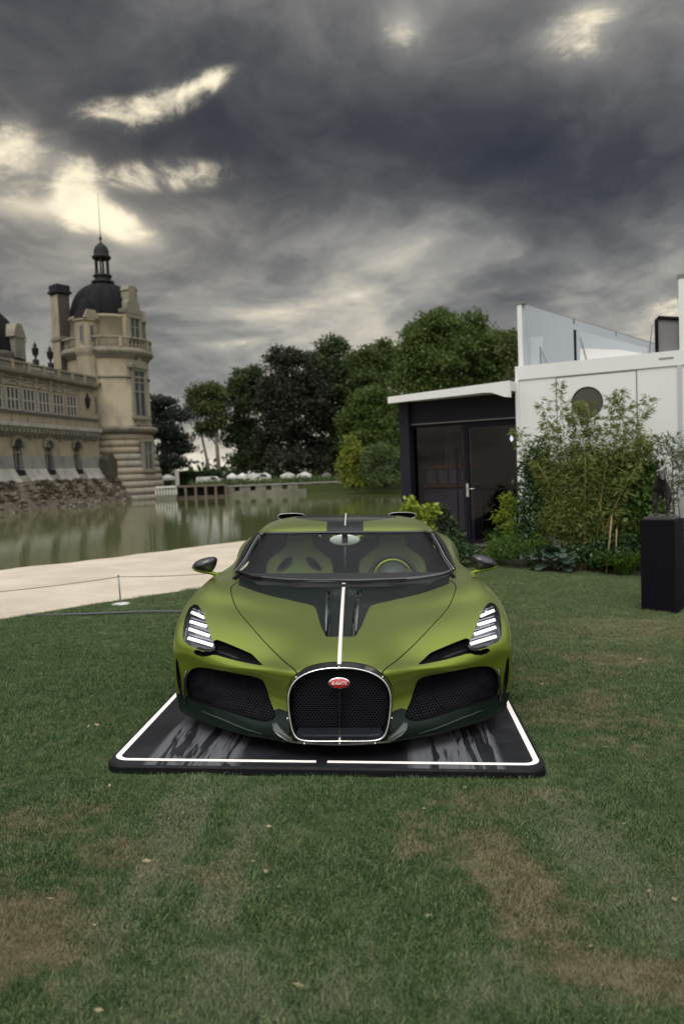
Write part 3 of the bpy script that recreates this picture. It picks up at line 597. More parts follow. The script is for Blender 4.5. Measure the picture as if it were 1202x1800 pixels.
# banded base: every course is a ring of its own
nb = 10
for k in range(nb):
    z1 = 7.1 - (8.3 / nb) * k; z0 = z1 - 8.3 / nb; r1 = 5.05 + 1.4 * ((7.1 - z1) / 8.3) ** 1.1; r0 = 5.05 + 1.4 * ((7.1 - z0) / 8.3) ** 1.1
    ring([(r1 - .16, z1), (r1 + .02, z1 - .05), (r0 + .03, z0 + .14), (r0 - .15, z0 + .09), (r0 - .15, z0)], 'stone_course', m_stg if k > 2 else m_st)
ring([(5.0, 7.05), (5.4, 7.15), (5.7, 7.45), (5.75, 7.75), (5.5, 7.9), (4.9, 8.0)], 'base_cornice', m_st2)
def onface(a, r): return Matrix.Translation((TC[0], TC[1], 0)) @ Matrix.Rotation(a, 4, 'Z') @ Matrix.Translation((r, 0, 0))     # x outward, y sideways
def towerwin(a, r, z0, z1, w2, name, cols=2, rows=(.55, .75), ped=True, grow_=0.):
    M_ = onface(a, r); fr = MB()
    fr.box((-.3, -w2 - .35, z0 - .2), (.14, -w2, z1 + .2), M_); fr.box((-.3, w2, z0 - .2), (.14, w2 + .35, z1 + .2), M_); fr.box((-.3, -w2 - .4, z1), (.2, w2 + .4, z1 + .35), M_); fr.box((-.3, -w2 - .5, z0 - .3), (.4, w2 + .5, z0), M_)
    fr.box((-.05, -.09, z0), (.07, .09, z1), M_)
    for q in rows: z = z0 + (z1 - z0) * q; fr.box((-.05, -w2, z - .07), (.06, w2, z + .07), M_)
    f = fr.build(name, m_st2, castle); zz = [z0] + [z0 + (z1 - z0) * q for q in rows] + [z1]
    for i in range(len(zz) - 1):
        for sgn in (-1, 1):
            ya, yb = sorted((.09 * sgn, w2 * sgn)); MB().box((-.04, ya, zz[i] + .07), (.0, yb, zz[i + 1] - .07), M_).build('pane', m_pane, f)
    if ped: MB().prism([(-w2 - .7, z1 + .35), (w2 + .7, z1 + .35), (w2 + .5, z1 + .75), (0, z1 + 1.5), (-w2 - .5, z1 + .75)], -.3, .35, 'x', M_).build('window_pediment', m_st2, castle)
A1 = R(74)
towerwin(A1, 4.95, 9.2, 14.6, .85, 'tower_window'); 
M_ = onface(A1, 5.1)
MB().box((-.2, -1.3, 8.0), (.5, 1.3, 8.15), M_).box((-.2, -1.3, 8.75), (.5, 1.3, 8.9), M_).build('window_balcony', m_st2, castle)
for k in range(7): MB().box((.3, -1.2 + k * .38, 8.15), (.42, -1.08 + k * .38, 8.75), M_).build('balcony_bar', m_st2, castle)
towerwin(A1, 5.75, 2.6, 6.0, .62, 'tower_base_window', rows=(.6,), ped=False)
M_ = onface(A1, 4.3)
mb = MB(); mb.box((-1.2, -1.35, 17.2), (.35, 1.35, 21.6), M_); mb.build('dormer', m_st, castle)
mb = MB(); mb.prism([(-1.6, 21.6), (1.6, 21.6), (1.7, 22.0), (1.1, 22.2), (1.0, 22.9), (.75, 23.2), (.7, 24.2), (.85, 24.4), (.6, 24.9), (-.6, 24.9), (-.85, 24.4), (-.7, 24.2), (-.75, 23.2), (-1.0, 22.9), (-1.1, 22.2), (-1.7, 22.0)], -.8, .45, 'x', M_); mb.build('dormer_gable', m_st2, castle)
towerwin(A1, 4.72, 18.4, 21.0, .7, 'dormer_window', rows=(.6,), ped=False)
# a second dormer seen edge-on round the far side
M_ = onface(R(118), 4.3); MB().box((-1.2, -1.2, 17.2), (.5, 1.2, 20.9), M_).prism([(-1.5, 20.9), (1.5, 20.9), (.8, 22.4), (-.8, 22.4)], -.8, .6, 'x', M_).build('dormer', m_st2, castle)
# corner turret
tc_ = (-2.15, -1.7)
def tring(prof, name, m, n=10): return MB().lathe(prof, n, c=(tc_[0], tc_[1], 0), smooth=False).build(name, m, castle)
tring([(1.75, 13.0), (1.5, 13.4), (1.25, 13.5), (1.25, 16.2), (1.45, 16.7), (1.5, 17.2), (1.3, 17.3), (1.28, 20.2), (1.5, 20.4), (1.5, 20.55)], 'turret', m_st)
tring([(1.45, 20.5), (1.15, 21.3), (.6, 22.6), (.12, 23.3), (0, 23.8)], 'turret_roof', m_slate)
for a in (R(5), R(60)):
    M_ = Matrix.Translation((tc_[0], tc_[1], 0)) @ Matrix.Rotation(a, 4, 'Z') @ Matrix.Translation((1.27, 0, 0))
    f = MB().box((-.1, -.24, 17.7), (.05, .24, 19.9), M_).build('turret_window', m_st2, castle); MB().box((.05, -.15, 17.9), (.06, .15, 19.7), M_).build('pane', m_pane, f)
MB().prism([(-1.0, 20.6), (1.0, 20.6), (.5, 21.6), (-.5, 21.6)], 1.0, 1.4, 'x', Matrix.Translation((tc_[0], tc_[1], 0)) @ Matrix.Rotation(R(62), 4, 'Z')).build('turret_gable', m_st2, castle)
# chimney
M_ = Matrix.Translation((-3.75, -5.8, 0)) @ Matrix.Rotation(R(-28), 4, 'Z') @ Matrix.Diagonal((.80, .80, 1, 1))
mb = MB(); mb.box((-1.05, -1.05, 12.5), (1.05, 1.05, 18.6), M_); mb.box((-.95, -.95, 19.1), (.95, .95, 24.1), M_); mb.build('chimney_stack', m_st, castle)
mb = MB(); mb.box((-1.25, -1.25, 18.6), (1.25, 1.25, 18.85), M_); mb.box((-1.1, -1.1, 18.85), (1.1, 1.1, 19.1), M_); mb.build('chimney_band', m_st2, castle)
mb = MB(); mb.box((-1.05, -1.05, 24.1), (1.05, 1.05, 24.3), M_); mb.box((-1.3, -1.3, 24.3), (1.3, 1.3, 24.55), M_); mb.box((-1.1, -1.1, 24.55), (1.1, 1.1, 25.3), M_); mb.build('chimney_cap', m_lead, castle)
M_ = M_ @ Matrix.Translation((.0, .0, 0)); MB().box((-1.06, -1.10, 12.5), (1.06, -1.05, 18.6), M_).box((-.96, -1.0, 19.1), (.96, -.95, 24.1), M_).box((-1.06, 1.05, 12.5), (1.06, 1.10, 18.6), M_).box((-.96, .95, 19.1), (.96, 1.0, 24.1), M_).build('chimney_dark_face', m_dkface, castle)  # thin darker slabs over two opposite faces of the stack
# pavilion roof further along the wing
PC = (6.6, -8.6)
def pring(prof, name, m, n=24): return MB().lathe(prof, n, c=(PC[0], PC[1], 0)).build(name, m, castle)
pring([(3.5, 12.5), (3.5, 15.3), (3.8, 15.5), (3.8, 15.8)], 'pavilion_drum', m_st2)
pring([(3.5, 15.7), (3.35, 17.0), (2.9, 18.4), (2.2, 19.6), (1.3, 20.5), (1.2, 21.0), (.4, 21.5), (0, 22.4)], 'pavilion_dome', m_slate)
for a, r_ in ((R(150), 3.4), (R(92), 3.4), (R(35), 3.4)):
    M_ = Matrix.Translation((PC[0], PC[1], 0)) @ Matrix.Rotation(a, 4, 'Z') @ Matrix.Translation((r_, 0, 0))
    mb = MB(); mb.box((-.8, -.9, 15.2), (.4, .9, 17.4), M_); mb.prism([(-1.2, 17.4), (1.2, 17.4), (.9, 18.2), (.4, 18.9), (-.4, 18.9), (-.9, 18.2)], -.8, .5, 'x', M_); mb.build('pavilion_dormer', m_st2, castle)
# ---- rubble moat wall
moat = empty('moat_wall', (-28.24, 91, 0), castle.rotation_euler.z, 'brown weedy rubble wall rising from the water below the castle wing', 'wall')
def rubz(s): return 1.75 + .35 * mnoise.noise(Vector((s * .7, 3, 0)))
V = []; F = []; ns, nz = 260, 14
def ry(s, f):
    base = 1.15 + (1 - f) * 2.3
    if s < 1.2: base += (1.2 - s) * .0
    return base + .35 * mnoise.noise(Vector((s * .9, f * 3, 1))) + .18 * mnoise.noise(Vector((s * 3.1, f * 7, 4)))
for i in range(ns + 1):
    s = -2.2 + 40 * i / ns
    for k in range(nz + 1):
        f = k / nz; V.append((s, ry(s, f), -1.4 + f * (rubz(s) + 1.4)))
    V.append((s, -.2, rubz(s) + .02))
F = [(i * (nz + 2) + k, (i + 1) * (nz + 2) + k, (i + 1) * (nz + 2) + k + 1, i * (nz + 2) + k + 1) for i in range(ns) for k in range(nz + 1)]
raw('wall_core', V, F, mat('wet_rubble', (.15, .125, .09), .95, var=.6, vscale=1.6, vcol2=(.07, .06, .04), bump=.8, bscale=3), moat, True)
rg = random.Random(5); mats_r = [mat('rubble_a', (.19, .155, .115), .9, var=.4, vscale=2), mat('rubble_b', (.115, .09, .065), .9, var=.4, vscale=2), mat('rubble_c', (.27, .24, .19), .9, var=.4, vscale=2)]
shared = []
for q in range(9):
    bm = bmesh.new(); bmesh.ops.create_icosphere(bm, subdivisions=1, radius=.5)
    for v in bm.verts: v.co *= rg.uniform(.75, 1.1)
    me = bpy.data.meshes.new('stone'); bm.to_mesh(me); bm.free(); me.materials.append(mats_r[q % 3]); shared.append(me)
for k in range(290):
    s = rg.uniform(-2, 24) if k > 60 else rg.uniform(-2, 6); f = rg.uniform(.08, .97); o = bpy.data.objects.new('stone', rg.choice(shared)); COL.objects.link(o); o.parent = moat
    o.location = (s, ry(s, f) + .02, -1.4 + f * (rubz(s) + 1.4)); o.scale = (rg.uniform(.35, .95), rg.uniform(.25, .5), rg.uniform(.2, .5)); o.rotation_euler = (rg.uniform(-.3, .3), rg.uniform(-.3, .3), rg.uniform(-.3, .3))
r_ = np.random.RandomState(4); n = 12000; s = r_.uniform(-2, 26, n); f = r_.uniform(.3, 1.03, n) ** .7
keep = np.array([mnoise.noise(Vector((a * .6, b2 * 1.5, 9))) for a, b2 in zip(s, f)]) > -.12
P_ = np.array([(a, ry(a, b2) + .05, -1.4 + b2 * (rubz(a) + 1.4)) for a, b2 in zip(s[keep], f[keep])])
leafmesh('creeper', leafcloud(P_, .22, .6, 8, .8), leafmat('dry_creeper', (.060, .050, .022), (.085, .060, .032), (.13, .10, .06), trans=.15), moat)
MB().box((-1.9, .2, 1.6), (-.2, 1.5, 4.0)).prism([(-1.9, 4.0), (-.2, 4.0), (-.6, 4.6), (-1.5, 4.6)], .3, 1.3, 'y').build('buttress_stub', mat('mossy_stone', (.075, .07, .04), .95, var=.5, vscale=1.5), moat)
# ================================================================== THE FAR BANK
m_cwhite = mat('white_canvas', (.64, .62, .58), .7)
m_wood = mat('brown_jetty_wood', (.15, .115, .085), .8, var=.3, vscale=2)
m_quay = mat('quay_stone', (.22, .21, .16), .9, var=.5, vscale=.8)
m_pipe = mat('thin_grey_post', (.2, .2, .2), .6)
def canopy(u, v0, v1, wpx, Y, label, kind='tent'):
    s = Y * MPX; p = wx(u, v0, Y); b0 = wx(u, v1 + 8, Y); g = .25; w_ = wpx * s / 2; ze = p.z - 3.5 * s
    r = empty('marquee' if kind == 'tent' else 'parasol', (p.x, Y, g), 0, label, 'marquee' if kind == 'tent' else 'parasol', 'white canopies of the cafe on the far bank')
    zt, zh = p.z - g, ze - g - (2.2 * s)
    mb = MB(); mb.add([(-w_, -w_ * .8, zh), (w_, -w_ * .8, zh), (w_, w_ * .8, zh), (-w_, w_ * .8, zh), (-w_ * .15, 0, zt), (w_ * .15, 0, zt), (-w_, -w_ * .8, zh - .35), (w_, -w_ * .8, zh - .35), (w_, w_ * .8, zh - .35), (-w_, w_ * .8, zh - .35)],
        [(0, 1, 5, 4), (1, 2, 5), (2, 3, 4, 5), (3, 0, 4), (0, 6, 7, 1), (1, 7, 8, 2), (2, 8, 9, 3), (3, 9, 6, 0)]); mb.build('canopy', m_cwhite, r)
    for sx_ in (-1, 1) if kind == 'tent' else (0,):
        for sy_ in (-1, 1) if kind == 'tent' else (0,):
            MB().tube([(sx_ * w_ * .93, sy_ * w_ * .74, 0), (sx_ * w_ * .93, sy_ * w_ * .74, zh)], .06, 6).build('pole', m_pipe, r)
canopy(295, 834, 848, 24, 108, 'small white parasol beside the foot of the tower, leftmost on the far bank', 'parasol')
for u, w_, t in ((408, 18, 'first white marquee right of the pale trunks'), (426, 18, 'second marquee from the left in the white row, joined to its neighbours'), (445, 20, 'third white marquee of the row, left of the beech trunk'), (466, 20, 'broad white marquee just left of the beech trunk'),
                 (506, 26, 'white marquee right of the beech trunk, first of the right row'), (535, 26, 'wide white marquee in the middle of the right row')):
    canopy(u, 832 - (u - 400) * .02, 846, w_, 112, t)
canopy(573, 829, 843, 16, 116, 'small white canopy at the right end of the row by the yellow shrub', 'parasol')
def van(u, v, L, h, Y, label, m):
    p = wx(u, v, Y); r = empty('parked_van', (p.x, Y, .25), 0, label, 'van'); 
    MB().prism([(-L / 2, .3), (L / 2, .3), (L / 2, .9), (L * .42, h * .62), (L * .30, h), (-L * .48, h), (-L / 2, h * .8)], -.9, .9, 'y').build('body', m, r)
    MB().prism([(L * .40, h * .64), (L * .29, h * .92), (L * .1, h * .92), (L * .1, h * .64)], -.92, .92, 'y').build('side_window', m_pane, r)
    for sx_ in (-.32, .32):
        for sy_ in (-.8, .8): MB().lathe([(0, -.12), (.33, -.12), (.33, .12), (0, .12)], 14).build('wheel', m_pipe, r).matrix_local = Matrix.Translation((L * sx_, sy_, .33)) @ Matrix.Rotation(R(90), 4, 'X')
van(454, 846, 3.6, 1.35, 108, 'white van standing before the marquees by the quay wall', m_cwhite)
van(368, 850, 3.2, 1.2, 106, 'low white vehicle on the quay behind the brown jetty', m_cwhite)
r = empty('banner_flag', (wx(311, 848, 105).x, 105, .1), 0, 'tall narrow white banner flag near the tower foot', 'flag'); s = 105 * MPX
MB().tube([(-.2, 0, 0), (-.2, 0, 32 * s)], .04, 6).build('pole', m_pipe, r)
MB().prism([(-.2, 4 * s), (.35, 5 * s), (.35, 28 * s), (.0, 32 * s), (-.2, 32 * s)], -.01, .01, 'y').build('flag', m_cwhite, r)
# clipped hedge and low planting
p = wx(352, 832, 114); hd = empty('clipped_hedge', (p.x, 114, .2), 0, 'dark clipped hedge behind the brown jetty', 'hedge')
r_ = np.random.RandomState(5); n = 3500; P_ = np.stack([r_.uniform(-3.0, 3.0, n), r_.uniform(-1, 0, n), r_.uniform(0, 2.1, n)], 1); P_[: n // 2, 1] = -1
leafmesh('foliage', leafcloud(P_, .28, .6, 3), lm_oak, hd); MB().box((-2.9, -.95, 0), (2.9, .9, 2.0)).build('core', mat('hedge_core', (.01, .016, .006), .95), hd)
hd = empty('low_shrubbery', (wx(500, 850, 99).x, 99, .1), 0, 'strip of low shrubs along the top of the quay wall', 'shrubs')
n = 9000; P_ = np.stack([r_.uniform(-12, 12, n), r_.uniform(-1.2, 1.2, n), np.abs(r_.normal(0, .38, n))], 1)
leafmesh('foliage', leafcloud(P_, .3, .6, 5), lm_wil, hd)
n = 7000; P_ = np.stack([r_.uniform(-70, 60, n), r_.uniform(-2, 2, n), np.abs(r_.normal(0, 1.6, n))], 1)
hd = empty('undergrowth', (0, 132, .3), 0, 'dark undergrowth filling the gaps below the wood', 'undergrowth'); o = leafmesh('foliage', leafcloud(P_, 1.0, .7, 6), lm_oak, hd)
# quay wall with dark gaps (balustrade) and the brown jetty
qx0, qx1 = wx(395, 866, 96).x, wx(600, 860, 95).x
q = empty('quay_wall', (0, 95.6, 0), 0, 'pale stone quay wall with regular dark openings above the far water', 'wall')
MB().box((qx0, -.3, -1.4), (qx1 + 12, .4, -.45)).build('footing', m_quay, q); MB().box((qx0, -.35, .12), (qx1 + 12, .45, .3)).build('coping', mat('quay_coping', (.28, .27, .22), .9, var=.3, vscale=1), q)
k = qx0
while k < qx1 + 10: MB().box((k, -.25, -.45), (k + 1.3, .3, .12)).build('pier', m_quay, q); k += 1.95
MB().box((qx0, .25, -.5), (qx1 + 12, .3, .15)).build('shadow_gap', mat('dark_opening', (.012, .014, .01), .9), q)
j0, j1 = wx(308, 865, 94.3).x, wx(399, 862, 95).x
j = empty('jetty', (0, 94.4, 0), 0, 'brown timber jetty on posts at the far water edge right of the tower', 'jetty')
MB().box((j0, -.8, .30), (j1, .9, .52)).build('deck', m_wood, j); MB().box((j0, -.6, -.95), (j1, -.45, -.80)).build('low_beam', m_wood, j)
for i in range(6): x = j0 + (j1 - j0) * (i + .04) / 5.1; MB().box((x, -.75, -1.4), (x + .28, -.45, .5)).build('post', m_wood, j)
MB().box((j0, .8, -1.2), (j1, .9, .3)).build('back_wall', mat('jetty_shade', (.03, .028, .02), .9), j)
b = empty('stone_balustrade', (0, 92.6, 0), 0, 'white stone balustrade between the tower foot and the jetty', 'balustrade'); x0, x1 = wx(272, 860, 92).x, wx(308, 860, 92).x
MB().box((x0, -.2, -1.3), (x1, .3, -.55)).build('footing', m_quay, b); MB().box((x0, -.2, .35), (x1, .3, .55)).build('rail', m_cwhite, b)
k = x0
while k < x1: MB().lathe([(.08, 0), (.14, .3), (.08, .9)], 7, c=(k, .05, -.55)).build('baluster', m_cwhite, b); k += .34
# ================================================================== THE CAR
# control net of the front body, right half, metres: x out, y back from the nose, z up
NET = [
[(0,.0,.10),(.11,.01,.10),(.27,.045,.10),(.40,.12,.095),(.54,.20,.09),(.67,.30,.09),(.81,.42,.09),(.92,.52,.098),(.985,.58,.122),(.985,.63,.14)],
[(0,.0,.17),(.11,.01,.17),(.27,.05,.17),(.40,.13,.165),(.54,.22,.16),(.67,.32,.155),(.81,.425,.155),(.93,.535,.15),(1.01,.60,.165),(1.00,.64,.18)],
[(0,.0,.275),(.12,.01,.275),(.278,.115,.268),(.415,.235,.262),(.555,.325,.257),(.685,.385,.257),(.82,.445,.257),(.95,.55,.257),(1.022,.605,.265),(1.01,.648,.27)],
[(0,.01,.38),(.12,.02,.38),(.277,.118,.372),(.413,.235,.366),(.55,.325,.358),(.683,.395,.353),(.825,.47,.35),(.96,.555,.345),(1.028,.61,.35),(1.02,.65,.35)],
[(0,.03,.46),(.12,.04,.46),(.265,.105,.453),(.39,.205,.444),(.525,.278,.433),(.665,.355,.424),(.815,.455,.42),(.95,.55,.42),(1.03,.61,.42),(1.02,.66,.42)],
[(0,.07,.497),(.12,.09,.493),(.25,.175,.482),(.375,.285,.475),(.51,.345,.472),(.65,.40,.48),(.81,.475,.49),(.95,.56,.50),(1.03,.625,.49),(1.025,.675,.47)],
[(0,.22,.547),(.12,.24,.543),(.24,.32,.532),(.36,.42,.530),(.49,.48,.538),(.64,.52,.553),(.81,.58,.57),(.95,.65,.58),(1.035,.70,.565),(1.03,.74,.535)],
[(0,.45,.592),(.12,.46,.590),(.245,.52,.585),(.365,.60,.588),(.495,.66,.602),(.65,.70,.625),(.82,.76,.645),(.955,.80,.648),(1.04,.83,.625),(1.035,.855,.595)],
[(0,.70,.640),(.12,.71,.636),(.245,.75,.632),(.37,.82,.636),(.51,.87,.65),(.67,.92,.68),(.835,.95,.705),(.955,1.0,.705),(1.04,1.02,.675),(1.04,1.03,.65)],
[(0,1.0,.690),(.125,1.0,.688),(.25,1.03,.684),(.38,1.06,.688),(.52,1.10,.702),(.675,1.13,.735),(.82,1.17,.77),(.93,1.20,.775),(1.02,1.23,.72),(1.03,1.23,.62)],
[(0,1.37,.735),(.135,1.38,.732),(.265,1.40,.73),(.40,1.43,.733),(.55,1.48,.742),(.71,1.55,.765),(.83,1.60,.798),(.91,1.60,.80),(.97,1.60,.755),(1.0,1.37,.42)],
]
def natspline(P, m, mirror=False):
    """natural cubic spline through the rows of P (n,...) sampled m per span; mirror: zero slope at the start"""
    P = np.asarray(P, float); n = len(P); A = np.zeros((n, n)); B = np.zeros(P.shape)
    for i in range(1, n - 1):
        A[i, i - 1:i + 2] = (1, 4, 1); B[i] = 6 * (P[i + 1] - 2 * P[i] + P[i - 1])
    A[0, 0] = A[-1, -1] = 1
    M = np.linalg.solve(A, B.reshape(n, -1)).reshape(P.shape); out = []
    for i in range(n - 1):
        for k in range(m + (i == n - 2)):
            t = k / m
            out.append((1 - t) * P[i] + t * P[i + 1] + ((1 - t) ** 3 - (1 - t)) / 6 * M[i] + (t ** 3 - t) / 6 * M[i + 1])
    return np.array(out)
def dense(net, mu, mv, sym=True):
    """rows x cols x 3 -> dense grid; sym reflects the columns about x = 0 so that the centre line is smooth"""
    N = np.array(net, float)
    if sym:
        L = N[:, :0:-1].copy(); L[:, :, 0] *= -1; N = np.concatenate([L, N], 1)
    D = natspline(N, mu); D = natspline(D.transpose(1, 0, 2), mv).transpose(1, 0, 2)
    if sym: D = D[:, (D.shape[1] - 1) // 2:]; D[:, 0, 0] = 0
    return D
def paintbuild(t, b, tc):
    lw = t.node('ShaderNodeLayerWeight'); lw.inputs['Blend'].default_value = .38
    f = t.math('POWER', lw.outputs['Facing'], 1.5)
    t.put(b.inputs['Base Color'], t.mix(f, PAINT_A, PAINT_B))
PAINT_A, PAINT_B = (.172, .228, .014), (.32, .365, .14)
m_green = mat('satin_green_paint', PAINT_A, .34, metal=.8, coat=.25, coat_rough=.2, build=paintbuild)
m_dark = mat('gloss_dark_green_carbon', (.004, .009, .0065), .3, coat=.3, coat_rough=.08, spec=.25)
m_low = mat('dark_green_lower_paint', (.005, .011, .008), .36, coat=.12, coat_rough=.1, spec=.15)
m_black = mat('satin_black', (.006, .006, .007), .5, spec=.3)
m_gloss = mat('gloss_black', (.006, .006, .007), .08, coat=1, coat_rough=.03)
m_seam = mat('panel_seam', (.16, .16, .16), .7)
m_void = mat('matt_black_void', (.003, .003, .004), .9, spec=.1)
m_mesh = mat('dark_grille_metal', (.007, .007, .011), .55, spec=.25)
m_chrome = mat('polished_metal', (.82, .80, .78), .14, metal=1)
m_white = mat('white_stripe', (.78, .74, .70), .35)
m_rubber = mat('tyre_rubber', (.012, .012, .012), .75)
m_rim = mat('grey_wheel_metal', (.09, .09, .095), .3, metal=.9)
m_leather = mat('green_seat_cloth', (.22, .28, .09), .75, bump=.15, bscale=300)
m_led = mat('daylight_led', (.9, .9, .9), .3, emit=(1, .97, .98), estr=1.35)
m_red = mat('red_enamel', (.50, .012, .022), .18, coat=1)
def thin_glass(name, tint, rough=.0, ior=1.5, fmax=.9):
    m = bpy.data.materials.new(name); m.use_nodes = True; MATS[name] = m
    t = NT(m.node_tree); t.n.remove(t.n['Principled BSDF'])
    tr = t.node('ShaderNodeBsdfTransparent'); t.put(tr.inputs[0], tint)
    gl = t.node('ShaderNodeBsdfGlossy'); gl.inputs['Roughness'].default_value = rough; t.put(gl.inputs[0], (1, 1, 1))
    fr = t.node('ShaderNodeFresnel'); fr.inputs['IOR'].default_value = ior
    mx = t.node('ShaderNodeMixShader'); t.put(mx.inputs[0], t.math('MULTIPLY', fr.outputs[0], fmax))
    t.l.new(tr.outputs[0], mx.inputs[1]); t.l.new(gl.outputs[0], mx.inputs[2])
    t.l.new(mx.outputs[0], t.n['Material Output'].inputs[0]); return m
m_glass = thin_glass('windscreen_glass', (.80, .84, .82), .02, 1.45, .55)
m_cover = thin_glass('clear_lamp_cover', (.85, .86, .88), .0, 1.3)
m_sideglass = mat('dark_side_glass', (.008, .009, .011), .05, coat=1)

car = bpy.data.objects.new('sports_car', None); COL.objects.link(car)
car.matrix_world = Matrix(((0.99926148, 0.02442142, 0.02966624, -0.0647371), (-0.02443218, 0.99970149, 0, 4.08355665), (-0.02965739, -0.00072481, 0.99955986, 0.09196098), (0, 0, 0, 1)))
tag(car, 'satin green hypercar with horseshoe grille and white centre stripe on the black display platform', 'sports car')

# ---- the front body, cut along its real panel lines
XY, XZ = (0, 1), (0, 2)
D = dense(NET, 22, 14)
nr, nc = D.shape[:2]
hb = bmesh.new()
vs_ = [[hb.verts.new(D[i, j]) for j in range(nc)] for i in range(nr)]
for i in range(nr - 1):
    for j in range(nc - 1): hb.faces.new((vs_[i][j], vs_[i][j + 1], vs_[i + 1][j + 1], vs_[i + 1][j]))
def inpoly(px, py, poly):
    c = False; n = len(poly); j = n - 1
    for i in range(n):
        xi, yi = poly[i]; xj, yj = poly[j]
        if (yi > py) != (yj > py) and px < (xj - xi) * (py - yi) / (yj - yi) + xi: c = not c
        j = i
    return c
def rounded(poly, it=2, closed=True):
    """Chaikin smoothing"""
    for _ in range(it):
        out = []; n = len(poly)
        if not closed: out.append(poly[0])
        for i in range(n if closed else n - 1):
            a = poly[i]; b2 = poly[(i + 1) % n]
            out += [(.75 * a[0] + .25 * b2[0], .75 * a[1] + .25 * b2[1]), (.25 * a[0] + .75 * b2[0], .25 * a[1] + .75 * b2[1])]
        if not closed: out.append(poly[-1])
        poly = out
    return poly
def knife(bm, pts, ax, flt, closed=True):
    a, b2 = ax; xs = [p[0] for p in pts]; ys = [p[1] for p in pts]; e = .02
    cand = [f for f in bm.faces if flt(f.calc_center_median()) and min(xs) - e < f.calc_center_median()[a] < max(xs) + e and min(ys) - e < f.calc_center_median()[b2] < max(ys) + e]
    for i in range(len(pts) if closed else len(pts) - 1):
        p = pts[i]; q = pts[(i + 1) % len(pts)]
        x0, x1 = sorted((p[0], q[0])); y0, y1 = sorted((p[1], q[1])); g = []; rest = []
        for f in cand:
            if not f.is_valid: continue
            fx = [v.co[a] for v in f.verts]; fy = [v.co[b2] for v in f.verts]
            (g if (max(fx) >= x0 - 1e-4 and min(fx) <= x1 + 1e-4 and max(fy) >= y0 - 1e-4 and min(fy) <= y1 + 1e-4) else rest).append(f)
        if not g: cand = rest; continue
        no = Vector((0, 0, 0)); no[a] = q[1] - p[1]; no[b2] = -(q[0] - p[0])
        if no.length < 1e-7: cand = rest + g; continue
        co = Vector((0, 0, 0)); co[a] = p[0]; co[b2] = p[1]; s = set(g)
        for f in g: s.update(f.edges); s.update(f.verts)
        r = bmesh.ops.bisect_plane(bm, geom=list(s), dist=1e-5, plane_co=co, plane_no=no.normalized())
        cand = rest + [x for x in r['geom'] if isinstance(x, bmesh.types.BMFace)]
def strip(pts, wd):
    """closed polygon of width wd around an open polyline"""
    L, Rr = [], []
    for i, p in enumerate(pts):
        a = Vector(pts[max(i - 1, 0)]); b2 = Vector(pts[min(i + 1, len(pts) - 1)]); t = (b2 - a).normalized(); n = Vector((-t.y, t.x)) * wd / 2
        L.append((p[0] + n.x, p[1] + n.y)); Rr.append((p[0] - n.x, p[1] - n.y))
    return L + Rr[::-1]
def grow(poly, c, k): return [(c[0] + (x - c[0]) * k, c[1] + (y - c[1]) * k) for x, y in poly]
HS = [(0, .497), (.05, .496), (.11, .488), (.170, .471), (.222, .443), (.256, .405), (.272, .360), (.275, .318), (.271, .258), (.260, .193), (.246, .152), (.228, .128), (.193, .116), (.113, .114), (0, .115)]
HSfull = rounded([(-x, z) for x, z in HS[::-1]][:-1] + HS[:-1] + [], 0)
def symm(l): return l + [(-x, z) for x, z in l[::-1] if abs(x) > 1e-6]
HSloop = rounded(symm(HS), 2)
HSout = rounded(symm([(0, .515), (.05, .514), (.115, .505), (.180, .487), (.236, .456), (.272, .412), (.290, .360), (.293, .318), (.288, .256), (.276, .19), (.264, .13), (.240, .100), (.20, .094), (0, .094)]), 2)
INTAKE = rounded([(.931, .338), (.897, .378), (.837, .396), (.722, .401), (.604, .394), (.478, .391), (.435, .375), (.419, .339), (.397, .269), (.360, .222), (.352, .200), (.385, .177), (.438, .166), (.561, .170), (.721, .179), (.849, .181), (.918, .182), (.934, .204), (.942, .274)], 2)
SLIT = rounded([(.768, .531), (.675, .480), (.533, .396), (.503, .366), (.441, .268), (.444, .258), (.515, .300), (.605, .352), (.682, .402), (.744, .453)], 1)
LAMP = rounded([(.973, .962), (.991, .950), (.999, .907), (.993, .789), (.984, .691), (.978, .637), (.967, .602), (.947, .571), (.899, .533), (.849, .497), (.786, .461), (.757, .457), (.744, .468), (.768, .518), (.802, .592), (.824, .651), (.859, .74), (.880, .80), (.915, .88), (.948, .945)], 2)
SEAM = rounded([(.22, .06), (.234, .092), (.300, .225), (.374, .366), (.496, .549), (.572, .675), (.644, .806), (.687, .900), (.722, .995), (.750, 1.09), (.765, 1.18), (.767, 1.26), (.752, 1.36), (.742, 1.45)], 2, False)
INSERT = [(-.1, 1.7), (.80, 1.7), (.742, 1.415), (.734, 1.303), (.549, 1.196), (.355, 1.085), (.224, .990), (.188, .945), (.172, .895), (.148, .750), (.126, .602), (.095, .461), (.086, .429), (.074, .418), (-.1, .414)]
VENT = [(.130, 1.31), (.102, .829), (.092, .442), (.083, .424), (.060, .420), (.070, .771), (.095, 1.257)]
LOWER = [(.25, .0), (.262, .10), (.268, .234), (.299, .242), (.340, .243), (.40, .215), (.46, .205), (.56, .20), (.727, .20), (.905, .200), (.948, .205), (1.10, .20), (1.1, 0.)]
SLOT = rounded([(1.012, .425), (.997, .413), (.980, .33), (.966, .225), (.950, .150), (.966, .151), (.992, .209), (1.010, .299)], 1)
front = lambda c: c.y < .66
